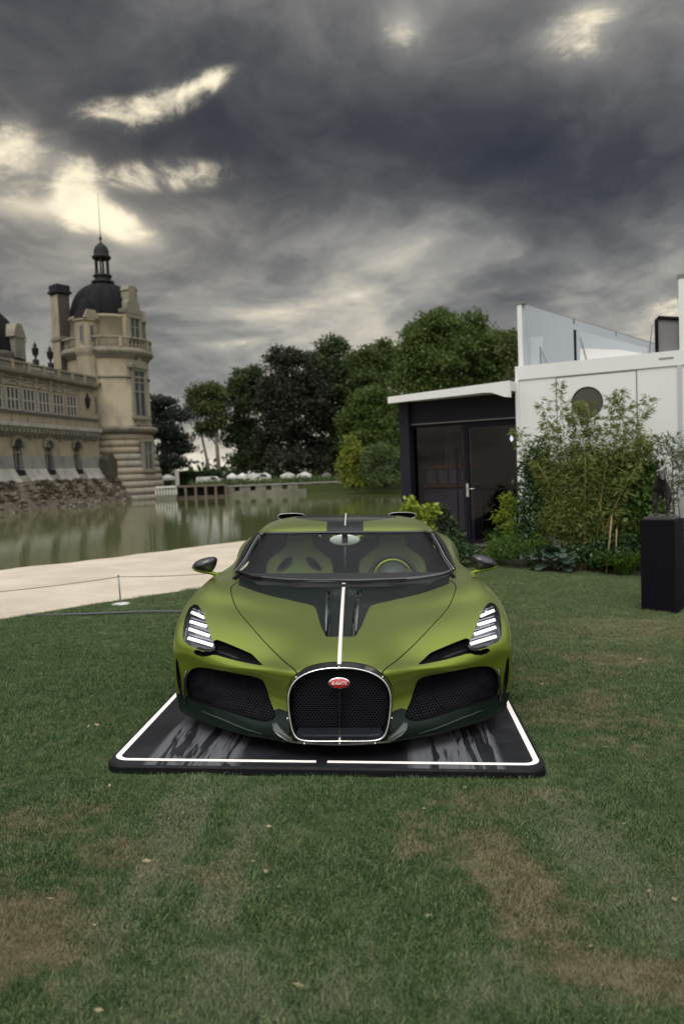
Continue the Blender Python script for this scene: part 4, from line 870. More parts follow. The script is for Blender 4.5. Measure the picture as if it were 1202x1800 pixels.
cutlist = [('hole', HSout, XZ, lambda c: c.y < .3), ('intake', INTAKE, XZ, lambda c: c.z < .45 and c.y < .62), ('slit', SLIT, XY if False else XZ, lambda c: c.y < .6 and c.x < .8),
           ('lamp', LAMP, XY, lambda c: c.z > .44), ('seam', strip(SEAM, .006), XY, lambda c: c.z > .42), ('vent', VENT, XY, lambda c: c.z > .5),
           ('insert', INSERT, XY, lambda c: c.z > .5), ('slot', SLOT, XZ, front), ('lower', LOWER, XZ, lambda c: c.z < .32 and c.y < .8)]
SLIT = rounded([(.768, .541), (.675, .490), (.533, .406), (.503, .376), (.440, .275), (.444, .266), (.515, .308), (.605, .356), (.682, .400), (.744, .436), (.80, .450), (.885, .506), (.875, .512), (.80, .466), (.757, .468)], 1)
cutlist[2] = ('slit', SLIT, XY, lambda c: .40 < c.z < .56)
for nm, poly, ax, flt in cutlist: knife(hb, poly, ax, flt)
hoodpoly = [(0, -1), (SEAM[0][0], -1)] + SEAM + [(0, 3), (-.1, 3), (-.1, -1)]
hb.normal_update()
hb.faces.ensure_lookup_table(); flip = hb.faces[0].normal.y > 0                       # the nose must face forward
if flip: bmesh.ops.reverse_faces(hb, faces=hb.faces[:]); hb.normal_update()
regions = {}
for f in hb.faces:
    c = f.calc_center_median(); reg = None
    for nm, poly, ax, flt in sorted(cutlist, key=lambda q: q[0] == 'slit'):
        if flt(c) and inpoly(c[ax[0]], c[ax[1]], poly): reg = nm; break
    if reg is None: reg = 'hood' if (inpoly(c.x, c.y, hoodpoly) and c.z > .44) else 'bumper'
    regions.setdefault(reg, []).append(f)
def patch(faces, off=(0, 0, 0), wall=False, shrink=None):
    """faces -> (verts, normals, faces); off moves them, wall joins them back to their outline"""
    off = Vector(off); idx = {}; V, N, F = [], [], []; fs = set(faces)
    def vi(v, k):
        if (v, k) not in idx:
            idx[(v, k)] = len(V); V.append(v.co + (off if k else Vector())); n = v.normal.copy()
            if v.co.x < 1e-5: n.x = 0; n.normalize()
            N.append(n)
        return idx[(v, k)]
    for f in faces: F.append([vi(v, 1) for v in f.verts])
    if wall:
        for f in faces:
            for lp in f.loops:
                if sum(1 for q in lp.edge.link_faces if q in fs) == 1:
                    a, b2 = lp.vert, lp.link_loop_next.vert
                    F.append([vi(a, 0), vi(b2, 0), vi(b2, 1), vi(a, 1)])
    return V, N, F
def half_objs(name, P, m, parent=car, both=False, custom=True, label=None):
    """right and left object of a pair, or both halves in one mesh"""
    V, N, F = P; V2 = [Vector((-v.x, v.y, v.z)) for v in V]; N2 = [Vector((-n.x, n.y, n.z)) for n in N]; F2 = [f[::-1] for f in F]
    res = []
    sets = [(V + V2, N + N2, F + [[i + len(V) for i in f] for f in F2])] if both else [(V, N, F), (V2, N2, F2)]
    for A, B_, C_ in sets:
        o = raw(name, A, C_, m, parent, smooth=True)
        if custom: o.data.normals_split_custom_set_from_vertices([tuple(n) for n in B_])
        res.append(o)
    return res
half_objs('hood', patch(regions['hood']), m_green, both=True)
half_objs('front_bumper', patch(regions['bumper']), m_green, both=True)
half_objs('hood_insert', patch(regions['insert']), m_dark, both=True)
half_objs('lower_bumper', patch(regions['lower']), m_low)
half_objs('panel_gap', patch(regions['seam'], (0, .002, -.006), True), m_void, custom=False)
half_objs('air_slot', patch(regions['slot'], (-.01, .03, 0), True), m_gloss, custom=False)
half_objs('hood_vent', patch(regions['vent'], (0, 0, -.028), True), m_gloss, custom=False)
half_objs('brow_intake', patch(regions['slit'], (0, .07, .0), True), m_void, custom=False)
intakes = half_objs('side_intake', patch(regions['intake'], (0, .09, 0), True), m_void, custom=False)
lamps = half_objs('headlight', patch(regions['lamp'], (-.01, .03, -.045), True), m_gloss, custom=False)
lcov = patch(regions['lamp'])
for o, s in zip(lamps, (1, -1)):
    V = [Vector((v.x * s, v.y, v.z)) for v in lcov[0]]
    raw('lamp_cover', V, lcov[2] if s > 0 else [f[::-1] for f in lcov[2]], m_cover, o, True)
    def bar(a, b2, wd, name='light_bar', m=m_led, dn=.012):
        a = Vector(a); b2 = Vector(b2); t = (b2 - a).normalized(); up = Vector((0, .62, .78)); n = t.cross(up).normalized(); up2 = (up - t * up.dot(t)).normalized()
        mb = MB(); vs = []; nrm = up2.cross(t)
        if nrm.y > 0: nrm = -nrm
        for p in (a, b2):
            for k in range(8):
                q = k * math.pi / 4 + math.pi / 8
                vs.append(p - nrm * dn * -1 * 0 + up2 * math.sin(q) * wd / 2 + nrm * math.cos(q) * wd / 5 - nrm * dn)
        fs = [(k, (k + 1) % 8, 8 + (k + 1) % 8, 8 + k) for k in range(8)] + [tuple(range(8)), tuple(range(8, 16))]
        mb.add([(v.x * s, v.y, v.z) for v in vs], fs); return mb.build(name, m, o)
    for a, b2 in [((.976, .859, .660), (.872, .755, .642)), ((.958, .738, .624), (.838, .662, .607)), ((.950, .669, .591), (.806, .574, .567)), ((.941, .600, .549), (.772, .500, .526))]:
        bar(a, b2, .0205)
        bar(Vector(a) + Vector((0, .022, .020)), Vector(b2) + Vector((0, .022, .020)), .010, 'light_guide', mat('lamp_reflector', (.42, .42, .48), .18, metal=.8), .018)
    mb = MB(); mb.lathe([(0, 0), (.018, .0), (.024, -.006), (.026, -.015)], 16)
    q = mb.build('projector_lens', mat('lens_glass', (.30, .34, .42), .08, metal=.8, coat=1), o); q.location = (.925 * s, .868, .652); q.rotation_euler = (R(50), 0, 0)

# ---- honeycomb grilles
kd = KDTree(nr * nc)
for i in range(nr):
    for j in range(nc): p = D[i, j]; kd.insert((p[0], 0, p[2]) if p[1] < .66 else (9, 9, 9), i * nc + j)
kd.balance(); Df = D.reshape(-1, 3)
def ysurf(x, z):
    r = kd.find_n((abs(x), 0, z), 3); wsum = sum(1 / (d_ + 1e-4) for _, _, d_ in r)
    return sum(Df[i][1] / (d_ + 1e-4) for _, i, d_ in r) / wsum
def honeycomb(poly, yfun, px, pz, th, depth):
    V, F = [], []; xs = [p[0] for p in poly]; zs = [p[1] for p in poly]; r = 0; z = min(zs)
    while z < max(zs) + pz:
        x = min(xs) + (px / 2 if r % 2 else 0)
        while x < max(xs) + px:
            if inpoly(x, z, poly):
                y = yfun(x, z); sx_ = (yfun(x + .01, z) - y) / .01; sz_ = (yfun(x, z + .008) - y) / .008; n0 = len(V)
                for k, (s, dy_) in enumerate(((1.0, 0), (1 - th, 0), (1 - th, depth))):
                    for q in range(6):
                        a = math.pi / 3 * q + math.pi / 6; ux = math.cos(a) * px / math.sqrt(3) * s; uz = math.sin(a) * pz / 1.5 * s
                        V.append((x + ux, y + sx_ * ux + sz_ * uz + dy_, z + uz))
                for q in range(6):
                    q2 = (q + 1) % 6
                    F += [(n0 + q, n0 + q2, n0 + 6 + q2, n0 + 6 + q), (n0 + 6 + q, n0 + 6 + q2, n0 + 12 + q2, n0 + 12 + q)]
            x += px
        z += pz; r += 1
    return V, F
V, F = honeycomb(INTAKE, lambda x, z: ysurf(x, z) + .035, .0185, .0115, .22, .012)
for o, s in zip(intakes, (1, -1)):
    g = raw('honeycomb_grille', [(x * s, y, z) for x, y, z in V], F, m_mesh, o)
    g['kind'] = 'stuff'

# ---- horseshoe grille
def yring(x, z): return .004 + .055 * max(0, (z - .115)) / .38 + .10 * x * x
hs = empty('horseshoe_grille'); hs.parent = car
def loopband(A, B_, name, m, parent):
    n = len(A); return raw(name, A + B_, [(i, (i + 1) % n, n + (i + 1) % n, n + i) for i in range(n)], m, parent, True)
outer = [(x, max(ysurf(x, z), yring(x, z)) + .012, z) for x, z in HSout]
mid = [(x * .985, yring(x, z) - .010, .3 + (z - .3) * .985) for x, z in grow(HSloop, (0, .3), 1.045)]
inner = [(x, yring(x, z) - .006, z) for x, z in HSloop]
back = [(x * .96, yring(x, z) + .10, .3 + (z - .3) * .96) for x, z in HSloop]
def resample(loop, n=140):
    P = [Vector(p) for p in loop]; P.append(P[0]); Ls = [0]
    for a, b2 in zip(P, P[1:]): Ls.append(Ls[-1] + (b2 - a).length)
    out = []
    for k in range(n):
        s = Ls[-1] * k / n; i = max(j for j in range(len(Ls) - 1) if Ls[j] <= s); t = (s - Ls[i]) / max(1e-9, Ls[i + 1] - Ls[i]); out.append(P[i].lerp(P[i + 1], t))
    return out
def align(loop):
    L = resample(loop); k = max(range(len(L)), key=lambda i: L[i].z - abs(L[i].x)); L = L[k:] + L[:k]
    if L[10].x < 0: L = [L[0]] + L[1:][::-1]
    return [tuple(p) for p in L]
outer, mid, inner, back = map(align, (outer, mid, inner, back))
hs_s = loopband(outer, mid, 'grille_surround', m_gloss, hs); loopband(mid, inner, 'surround_lip', m_gloss, hs); loopband(inner, back, 'grille_throat', m_black, hs)
MB().tube([Vector(p) + Vector((0, -.006, 0)) for p in inner], .0046, 8, closed=True).build('chrome_ring', m_chrome, hs)
V, F = honeycomb([(x * .95, z) for x, z in HSloop if z > .0], lambda x, z: yring(x, z) + .055, .0185, .0115, .22, .012)
V2 = []; keep = [f for f in F if V[f[0]][2] > .165]
raw('honeycomb_grille', V, keep, m_mesh, hs)['kind'] = 'stuff'
raw('grille_back_plate', [(x, yring(x, z) + .085, z) for x, z in HSloop], [tuple(range(len(HSloop)))], m_void, hs)
MB().prism([(-.238, .120), (.238, .120), (.222, .172), (-.222, .172)], .035, .042, 'y').build('lower_grille_plate', mat('dark_blue_gloss_plate', (.015, .017, .026), .25, coat=.6), hs)
mb = MB(); mb.box((-.0035, .012, .118), (.0035, .06, .168)); mb.box((-.008, -.004, .114), (.008, .05, .122)); mb.build('chrome_spine', m_chrome, hs)
mb = MB(); mb.box((-.0035, .03, .168), (.0035, .07, .40)); mb.build('grille_spine', m_black, hs)
for x, z in ((0, .104), (-.188, .104), (.188, .104), (-.232, .447), (.232, .447), (-.279, .232), (.279, .232), (0, .503)):
    mb = MB(); mb.lathe([(0, -.006), (.0042, -.005), (.005, 0), (.005, .01)], 10); o = mb.build('chrome_stud', m_chrome, hs); o.location = (x, yring(x, z) - .012, z); o.rotation_euler = (R(-90), 0, 0)
bd = empty('badge', (0, .018, .4235)); bd.parent = hs
mb = MB(); mb.lathe([(0, -.006), (.0515, -.006), (.0575, -.004), (.0585, 0), (.0585, .008)], 48); o = mb.build('badge', m_chrome, hs); o.rotation_euler = (R(-90), 0, 0); o.scale = (1, .52, 1); o.location = (0, .018, .4235)
bpy.data.objects.remove(bd)
mb = MB(); mb.lathe([(0, -.0085), (.046, -.008), (.050, -.006), (.050, 0)], 48); e = mb.build('enamel', m_red, o)
def text(s, size, parent, m, loc, rot, depth=.0006, sx=1, name='lettering', bold=.0):
    c = bpy.data.curves.new(name, 'FONT'); c.body = s; c.size = size; c.extrude = depth; c.align_x = 'CENTER'; c.align_y = 'CENTER'; c.offset = bold
    t = bpy.data.objects.new(name, c); COL.objects.link(t); bpy.context.view_layer.update()
    me = bpy.data.meshes.new_from_object(t.evaluated_get(bpy.context.evaluated_depsgraph_get())); bpy.data.objects.remove(t); bpy.data.curves.remove(c)
    o = bpy.data.objects.new(name, me); finish(o, parent, m); o.location = loc; o.rotation_euler = rot; o.scale = (sx, 1, 1); return o
lt = text('BUGATTI', .024, o, m_white, (0, 0, -.0095), (R(180), 0, 0), .0008, .72, bold=.0006); lt.scale = (.80, 1.75, 1)
lt = text('EB', .010, o, m_white, (0, -.033, -.0092), (R(180), 0, 0), .0008, 1); lt.scale = (1, 1.6, 1)

# ---- stripe, blades, splitter
def ztop(y):
    k = min(range(nr), key=lambda i: abs(D[i, 0, 1] - y) + (10 if D[i, 0, 2] < .45 else 0)); return D[k, 0, 2]
cl = [D[i, 0] for i in range(nr) if D[i, 0, 1] > .064 and D[i, 0, 2] > .48 and D[i, 0, 1] < 1.355]
mb = MB(); vs = []
for p in cl:
    for x in (-.0095, .0095): vs.append((x, p[1] - .002, p[2] + .004))
    for x in (-.0115, .0115): vs.append((x, p[1], p[2] - .001))
n = len(cl); fs = []
for i in range(n - 1):
    a = i * 4; fs += [(a, a + 1, a + 5, a + 4), (a + 2, a, a + 4, a + 6), (a + 1, a + 3, a + 7, a + 5)]
mb.add(vs, fs + [(0, 2, 3, 1)], True); mb.build('centre_stripe', m_white, car)
def ribbon(pts, name, m, parent=car):
    """solid plate from (x,z) outline lifted off the nose surface"""
for s in (1, -1):
    P = [(.369, .175), (.347, .183), (.300, .150), (.256, .117), (.253, .103), (.280, .104), (.333, .126), (.362, .150)]
    A = [(x * s, ysurf(x, z) - .022, z) for x, z in P]; B_ = [(x * s, ysurf(x, z) + .02, z) for x, z in P]; n = len(P)
    raw('splitter_blade', A + B_, [tuple(range(n)), tuple(range(n, 2 * n))] + [(i, (i + 1) % n, n + (i + 1) % n, n + i) for i in range(n)], mat('grey_blade', (.05, .06, .055), .3, coat=.5), car)
    MB().tube([((.83 - .4 * t) * s, ysurf(.83 - .4 * t, .142 - .035 * t) - .004, .142 - .035 * t) for t in [k / 12 for k in range(13)]], [.0015 + .0045 * math.sin(math.pi * min(1, k / 12 * .9 + .1)) for k in range(13)], 6).build('lip_ridge', mat('ridge_green', (.022, .032, .026), .4), car)
    MB().tube([(x * s, ysurf(x, z) - .008, z) for x, z in ((.935, .36), (.948, .30), (.950, .22), (.944, .165))], .006, 8).build('intake_strut', m_gloss, car)
    # a fin inside the brow intake
    mb = MB(); fp = [(.752, .515, .487), (.66, .445, .474), (.56, .385, .452), (.475, .315, .432)]
    vs = [];
    for x, y, z in fp: vs += [(x * s, y - .012, z), (x * s, y + .06, z + .008), (x * s, y + .06, z), (x * s, y - .012, z - .005)]
    fs = []
    for i in range(3): fs += [(i * 4 + k, i * 4 + (k + 1) % 4, i * 4 + 4 + (k + 1) % 4, i * 4 + 4 + k) for k in range(4)]
    mb.add(vs, fs, True); mb.build('brow_fin', m_black, car)
    mb = MB(); mb.tube([(.116 * s, 1.28, .726), (.098 * s, .83, .664), (.089 * s, .50, .603)], [.004, .010, .003], 8); mb.build('vent_highlight', mat('vent_glint', (.10, .125, .115), .12, coat=1), car)  # added bar, coloured pale to stand for the highlight along the vent edge
edge = [D[0, j] for j in range(0, nc, 4)]
E0 = [(-p[0], p[1], p[2]) for p in edge[:0:-1]] + [tuple(p) for p in edge]
mb = MB(); vs = []
for x, y, z in E0:
    vs += [(x * 1.008, y - .010, z + .004), (x * 1.008, y - .012, z - .006), (x * .98, y + .10, z - .008), (x * .98, y + .10, z + .004)]
fs = []
for i in range(len(E0) - 1): fs += [(i * 4 + k, i * 4 + (k + 1) % 4, i * 4 + 4 + (k + 1) % 4, i * 4 + 4 + k) for k in range(4)]
mb.add(vs, fs); mb.build('front_splitter', m_gloss, car)
mb = MB(); mb.prism([(-.95, .62), (-.80, .45), (-.5, .22), (-.25, .07), (0, .03), (.25, .07), (.5, .22), (.8, .45), (.95, .62), (.93, 4.35), (-.93, 4.35)], .085, .095, 'z'); mb.build('underfloor', m_void, car)
mb = MB(); mb.prism([(-.74, .78), (-.66, .62), (-.3, .42), (.3, .42), (.66, .62), (.74, .78), (.74, 1.40), (-.74, 1.40)], .10, .42, 'z'); mb.build('inner_bulk', m_void, car)

# ---- flanks, rear and roof
SIDE = [  # y, then (x, z) from the belt line out over the shoulder and down to the sill
    (1.37, [(.80, .76), (.90, .795), (.955, .785), (.985, .74), (1.005, .60), (1.00, .42), (.985, .24), (.96, .12)]),
    (1.62, [(.80, .795), (.90, .805), (.95, .79), (.975, .75), (.985, .60), (.975, .42), (.96, .24), (.94, .12)]),
    (2.05, [(.80, .81), (.87, .82), (.91, .805), (.935, .76), (.94, .60), (.93, .42), (.93, .24), (.93, .12)]),
    (2.45, [(.79, .84), (.86, .855), (.905, .84), (.935, .78), (.935, .60), (.92, .42), (.93, .24), (.94, .12)]),
    (2.85, [(.76, .90), (.84, .925), (.905, .90), (.965, .83), (.985, .64), (.97, .46), (.96, .26), (.95, .13)]),
    (3.25, [(.70, .92), (.80, .945), (.89, .935), (.985, .875), (1.045, .76), (1.05, .60), (1.02, .35), (.97, .20)]),
    (3.70, [(.66, .91), (.78, .935), (.88, .925), (.98, .87), (1.045, .77), (1.055, .71), (1.05, .705), (1.03, .70)]),
    (4.15, [(.62, .87), (.76, .89), (.86, .88), (.96, .83), (1.02, .74), (1.03, .60), (1.0, .40), (.96, .22)]),
    (4.48, [(.60, .82), (.74, .84), (.82, .83), (.90, .79), (.94, .72), (.95, .58), (.93, .40), (.90, .24)])]
Ds = dense([[(x, y, z) for x, z in row] for y, row in SIDE], 8, 5, sym=False)
def gridfaces(nr_, nc_, skip=None):
    return [(i * nc_ + j, i * nc_ + j + 1, (i + 1) * nc_ + j + 1, (i + 1) * nc_ + j) for i in range(nr_ - 1) for j in range(nc_ - 1) if not (skip and skip(i, j))]
def arch(p, cy, r): return (p[1] - cy) ** 2 + (p[2] - .335) ** 2 < r * r
a_, b_ = Ds.shape[:2]
def sk(i, j):
    c = Ds[i:i + 2, j:j + 2].reshape(-1, 3).mean(0); return c[0] > .9 and (arch(c, 3.70, .375) or arch(c, 1.0, .35))
for s in (1, -1):
    V = [(p[0] * s, p[1], p[2]) for p in Ds.reshape(-1, 3)]; F = gridfaces(a_, b_, sk)
    door = [f for f in F if 1.45 < V[f[0]][1] < 2.5]; rest = [f for f in F if not (1.45 < V[f[0]][1] < 2.5)]
    raw('door', V, door, m_green, car, True); raw('rear_fender', V, rest, m_green, car, True)
    for cy, xo in ((1.0, .99), (3.70, 1.01)):
        wn = empty('wheel', (xo * s, cy, .335)); wn.parent = car; wn.rotation_euler = (0, R(90) * s, 0)
        MB().lathe([(.235, -.24), (.30, -.25), (.325, -.235), (.335, -.20), (.335, -.06), (.325, -.02), (.30, -.005), (.24, -.01), (.235, -.02)], 48).build('tyre', m_rubber, wn)
        mb = MB(); mb.lathe([(.238, -.01), (.232, -.0), (.225, -.02), (.22, -.20)], 40); mb.lathe([(0, -.03), (.045, -.03), (.05, -.06)], 20)
        for k in range(5):
            for q in (-.11, .11):
                a = k * 2 * math.pi / 5
                mb.tube([(.04 * math.cos(a), .04 * math.sin(a), -.04), (.13 * math.cos(a + q), .13 * math.sin(a + q), -.035), (.228 * math.cos(a + q * 1.7), .228 * math.sin(a + q * 1.7), -.015)], [.016, .012, .014], 6)
        mb.build('rim', m_rim, wn)
        MB().lathe([(.06, -.10), (.19, -.10), (.19, -.13), (.06, -.13)], 32).build('brake_disc', mat('brake_metal', (.2, .2, .2), .3, metal=.9), wn)
        mb = MB(); mb.lathe([(.338, .0), (.338, -.22)], 24, a0=R(0), a1=R(180)) ; mb.lathe([(.0, -.22), (.338, -.22)], 24)
        o = mb.build('wheel_housing', m_void, wn); o.rotation_euler = (0, 0, R(90) if s > 0 else R(-90)); o.location = (0, 0, -.03)
ROOF = [
    [(0, 2.03, 1.078), (.25, 2.04, 1.076), (.45, 2.07, 1.073), (.60, 2.115, 1.070), (.655, 2.15, 1.062), (.685, 2.18, 1.050)],
    [(0, 2.14, 1.118), (.25, 2.15, 1.117), (.45, 2.17, 1.112), (.60, 2.21, 1.100), (.67, 2.24, 1.080), (.705, 2.26, 1.050)],
    [(0, 2.40, 1.153), (.25, 2.40, 1.152), (.45, 2.41, 1.146), (.60, 2.42, 1.125), (.68, 2.43, 1.090), (.73, 2.44, 1.045)],
    [(0, 2.80, 1.160), (.25, 2.80, 1.158), (.45, 2.80, 1.148), (.60, 2.80, 1.120), (.69, 2.80, 1.075), (.75, 2.80, 1.020)],
    [(0, 3.30, 1.110), (.25, 3.30, 1.106), (.44, 3.30, 1.092), (.58, 3.30, 1.060), (.66, 3.30, 1.015), (.72, 3.30, .955)],
    [(0, 3.90, 1.000), (.25, 3.90, .996), (.42, 3.90, .985), (.54, 3.90, .965), (.62, 3.90, .935), (.67, 3.90, .895)],
    [(0, 4.48, .850), (.25, 4.48, .850), (.40, 4.48, .848), (.50, 4.48, .842), (.56, 4.48, .835), (.61, 4.48, .82)]]
Dr = dense(ROOF, 10, 7)
a_, b_ = Dr.shape[:2]
rb = bmesh.new(); rv = [[rb.verts.new(Dr[i, j]) for j in range(b_)] for i in range(a_)]
for i in range(a_ - 1):
    for j in range(b_ - 1): rb.faces.new((rv[i][j], rv[i + 1][j], rv[i + 1][j + 1], rv[i][j + 1]))
RDARK = [(-.1, 1.9), (.145, 1.9), (.145, 2.22), (.155, 2.26), (.30, 2.34), (.42, 2.50), (.45, 2.8), (.40, 3.4), (.36, 4.6), (-.1, 4.6)]
ROPEN = [(-.1, 2.86), (.27, 2.86), (.27, 3.75), (-.1, 3.75)]
knife(rb, RDARK, XY, lambda c: True); knife(rb, ROPEN, XY, lambda c: True); rb.normal_update()
rb.faces.ensure_lookup_table()
if rb.faces[0].normal.z < 0: bmesh.ops.reverse_faces(rb, faces=rb.faces[:]); rb.normal_update()
rg = {'g': [], 'd': []}
for f in rb.faces:
    c = f.calc_center_median()
    if inpoly(c.x, c.y, ROPEN): continue
    rg['d' if inpoly(c.x, c.y, RDARK) else 'g'].append(f)
half_objs('roof', patch(rg['g']), m_green, both=True); half_objs('roof_insert', patch(rg['d']), m_dark, both=True)
raw('roof_lining', [(-.66, 2.2, 1.03), (.66, 2.2, 1.03), (.70, 2.75, 1.02), (-.70, 2.75, 1.02), (-.5, 2.08, 1.05), (.5, 2.08, 1.05)], [(0, 1, 2, 3), (0, 4, 5, 1)], m_void, car)
# windscreen
def P3(*l): return [Vector(p) for p in l]
GB = [(0, 1.435, .762), (.28, 1.455, .763), (.50, 1.51, .768), (.66, 1.57, .780), (.755, 1.62, .795), (.800, 1.665, .812)]
G1 = [(0, 1.62, .880), (.27, 1.64, .878), (.48, 1.69, .876), (.63, 1.75, .876), (.715, 1.80, .876), (.757, 1.835, .880)]
G2 = [(0, 1.825, .988), (.26, 1.84, .986), (.465, 1.88, .982), (.61, 1.93, .976), (.685, 1.97, .970), (.722, 2.005, .966)]
GT = [(0, 2.026, 1.074), (.25, 2.036, 1.072), (.45, 2.066, 1.069), (.595, 2.11, 1.066), (.650, 2.145, 1.058), (.682, 2.175, 1.047)]
Dg = dense([GB, G1, G2, GT], 8, 6); a_, b_ = Dg.shape[:2]
half_objs('windscreen', (*(lambda V: (V, V))([Vector(p) for p in Dg.reshape(-1, 3)]), gridfaces(a_, b_)), m_glass, both=True, custom=False)
full = lambda row: [(-p[0], p[1], p[2]) for p in row[:0:-1]] + [tuple(p) for p in row]
def band(A, B_, name, m, th=.0):
    n = len(A); return raw(name, list(A) + list(B_), [(i, i + 1, n + i + 1, n + i) for i in range(n - 1)], m, car, True)
# black borders (frit), cowl, pillars
off = Vector((0, -.004, .003))
Rr = [full(Dg[i]) for i in (0, 2, a_ - 2, a_ - 1)]
band([Vector(p) + off for p in Rr[0]], [Vector(p).lerp(Vector(q), .45) + off for p, q in zip(Rr[0], Rr[1])], 'glass_border', m_gloss)
band([Vector(p) + off for p in Rr[3]], [Vector(p).lerp(Vector(q), .85) + off for p, q in zip(Rr[3], Rr[2])], 'glass_border', m_gloss)
cw = full(D[-1][:int(nc * .74)]); cg = full(Dg[0])
cwr = [Vector((x, np.interp(x, [p[0] for p in cw], [p[1] for p in cw]) + .002, np.interp(x, [p[0] for p in cw], [p[2] for p in cw]) - .012)) for x in [p[0] for p in cg]]
band(cwr, [Vector(p) + Vector((0, .0, -.006)) for p in cg], 'cowl', m_black)
for s in (1, -1):
    ed = [Vector(Dg[i, -1]) for i in range(a_)]; e2 = [Vector(Dg[i, -3]) for i in range(a_)]
    band([Vector((p.x * s, p.y, p.z)) + off for p in ed], [Vector((q.x * s, q.y, q.z)) + off for q in e2], 'glass_border', m_gloss)
    MB().tube([(p.x * s + .010 * s, p.y - .004, p.z + .004) for p in ed], .0065, 8).build('pillar_trim', mat('dark_chrome', (.30, .30, .31), .22, metal=1), car)
    MB().tube([(p.x * s + (.016 + .024 * math.sin(math.pi * min(1, .15 + .85 * (1 - i / (len(ed) - 1))))) * s, p.y + .03, p.z + .004) for i, p in enumerate(ed)], [.009 + .014 * math.sin(math.pi * (.1 + .8 * (1 - i / (len(ed) - 1)))) for i in range(len(ed))], 8).build('windscreen_pillar', m_black, car)
    top = [(.690, 2.18, 1.052), (.715, 2.30, 1.048), (.735, 2.46, 1.040), (.752, 2.80, 1.015), (.745, 3.05, .985)]
    bot = [(.815, 1.66, .812), (.84, 1.95, .815), (.845, 2.25, .83), (.83, 2.6, .875), (.80, 3.00, .93)]
    def rs(l, n=9):
        l = [Vector(p) for p in l]; return [l[min(int(t), len(l) - 2)].lerp(l[min(int(t), len(l) - 2) + 1], t - min(int(t), len(l) - 2)) for t in [k * (len(l) - 1) / (n - 1) for k in range(n)]]
    A = [Vector((p.x * s, p.y, p.z)) for p in rs(top)]; B_ = [Vector((p.x * s, p.y, p.z)) for p in rs(bot)]
    M_ = [a.lerp(b2, .5) + Vector((.022 * s, 0, .006)) for a, b2 in zip(A, B_)]; n = len(A)
    raw('side_window', A + M_ + B_, [(i, i + 1, n + i + 1, n + i) for i in range(n - 1)] + [(n + i, n + i + 1, 2 * n + i + 1, 2 * n + i) for i in range(n - 1)], m_sideglass, car, True)
    # door mirror
    mr = empty('door_mirror', (0, 0, 0)); mr.parent = car
    oc = [(1.148, .842), (1.140, .868), (1.115, .892), (1.08, .908), (1.045, .917), (1.018, .914), (1.004, .898), (1.008, .868), (1.022, .842), (1.035, .828), (1.075, .822), (1.12, .828)]
    oc = rounded([(1.108, .858), (1.098, .882), (1.070, .906), (1.02, .925), (.975, .934), (.942, .931), (.928, .915), (.932, .885), (.945, .855), (.962, .828), (1.01, .826), (1.075, .838)], 1); n = len(oc); c = (1.02, .88)
    def ringat(k, y): return [((c[0] + (x - c[0]) * k) * s, y, c[1] + (z - c[1]) * k) for x, z in oc]
    V = []; 
    for k, y in ((.97, 1.60), (1, 1.585), (.985, 1.555), (.90, 1.53), (.70, 1.512), (.35, 1.503), (.02, 1.50)): V += ringat(k, y)
    F = [(r_ * n + i, r_ * n + (i + 1) % n, (r_ + 1) * n + (i + 1) % n, (r_ + 1) * n + i) for r_ in range(6) for i in range(n)] + [tuple(range(n))]
    raw('mirror_housing', V, F, mat('carbon_weave', (.014, .015, .017), .2, coat=.6), mr, True)
    MB().tube([(p[0], p[1], p[2]) for p in ringat(1.0, 1.553)], .0032, 6, closed=True).build('mirror_edge', m_gloss, mr)
    mb = MB(); mb.tube([(1.112 * s, 1.565, .856), (1.09 * s, 1.555, .842), (1.05 * s, 1.55, .832), (1.0 * s, 1.553, .824), (.965 * s, 1.56, .815), (.935 * s, 1.575, .80), (.90 * s, 1.60, .785)], [.005, .012, .015, .016, .017, .020, .026], 10, flat=.8)
    mb.build('mirror_arm', m_green, mr)
    # roof scoop
    sc_ = empty('roof_scoop'); sc_.parent = car
    def oval(cx, cz, a, b2, n=28, e=2.6):
        out = []
        for k in range(n):
            q = 2 * math.pi * k / n; cq, sq = math.cos(q), math.sin(q)
            out.append((cx + a * math.copysign(abs(cq) ** (2 / e), cq), cz + b2 * math.copysign(abs(sq) ** (2 / e), sq)))
        return out
    V = []; secs = [(.90, 2.905, .78, 1.142), (1.0, 2.885, .88, 1.144), (1.0, 2.87, 1.0, 1.146), (1.05, 2.885, 1.1, 1.146), (1.06, 3.0, 1.1, 1.14), (.98, 3.3, .95, 1.10), (.7, 3.7, .6, 1.02)]
    V0 = [[(x * s, y, z) for x, z in oval(.495, cz, .122 * k, .029 * kb)] for k, y, kb, cz in secs]
    n = 28; V = sum(V0, [])
    raw('scoop_shell', V, [(r_ * n + i, r_ * n + (i + 1) % n, (r_ + 1) * n + (i + 1) % n, (r_ + 1) * n + i) for r_ in range(len(secs) - 1) for i in range(n)], m_gloss, sc_, True)
    raw('scoop_mouth', [(x * s, 2.91, z) for x, z in oval(.495, 1.142, .112, .024)], [tuple(range(28))], m_void, sc_)
    MB().tube([(x * s, 2.868, z) for x, z in oval(.495, 1.146, .122, .029)], .0028, 6, closed=True).build('scoop_rim', mat('grey_metal', (.45, .45, .46), .3, metal=.9), sc_)
mb = MB(); mb.prism([(2.12, 1.105), (2.55, 1.15), (2.60, 1.185), (2.56, 1.190), (2.14, 1.122)], -.0035, .0035, 'x'); mb.build('roof_fin', m_white, car)
mb = MB(); mb.box((-.012, 1.405, .750), (.012, 1.42, .756)); mb.build('washer_nozzle', m_white, car)
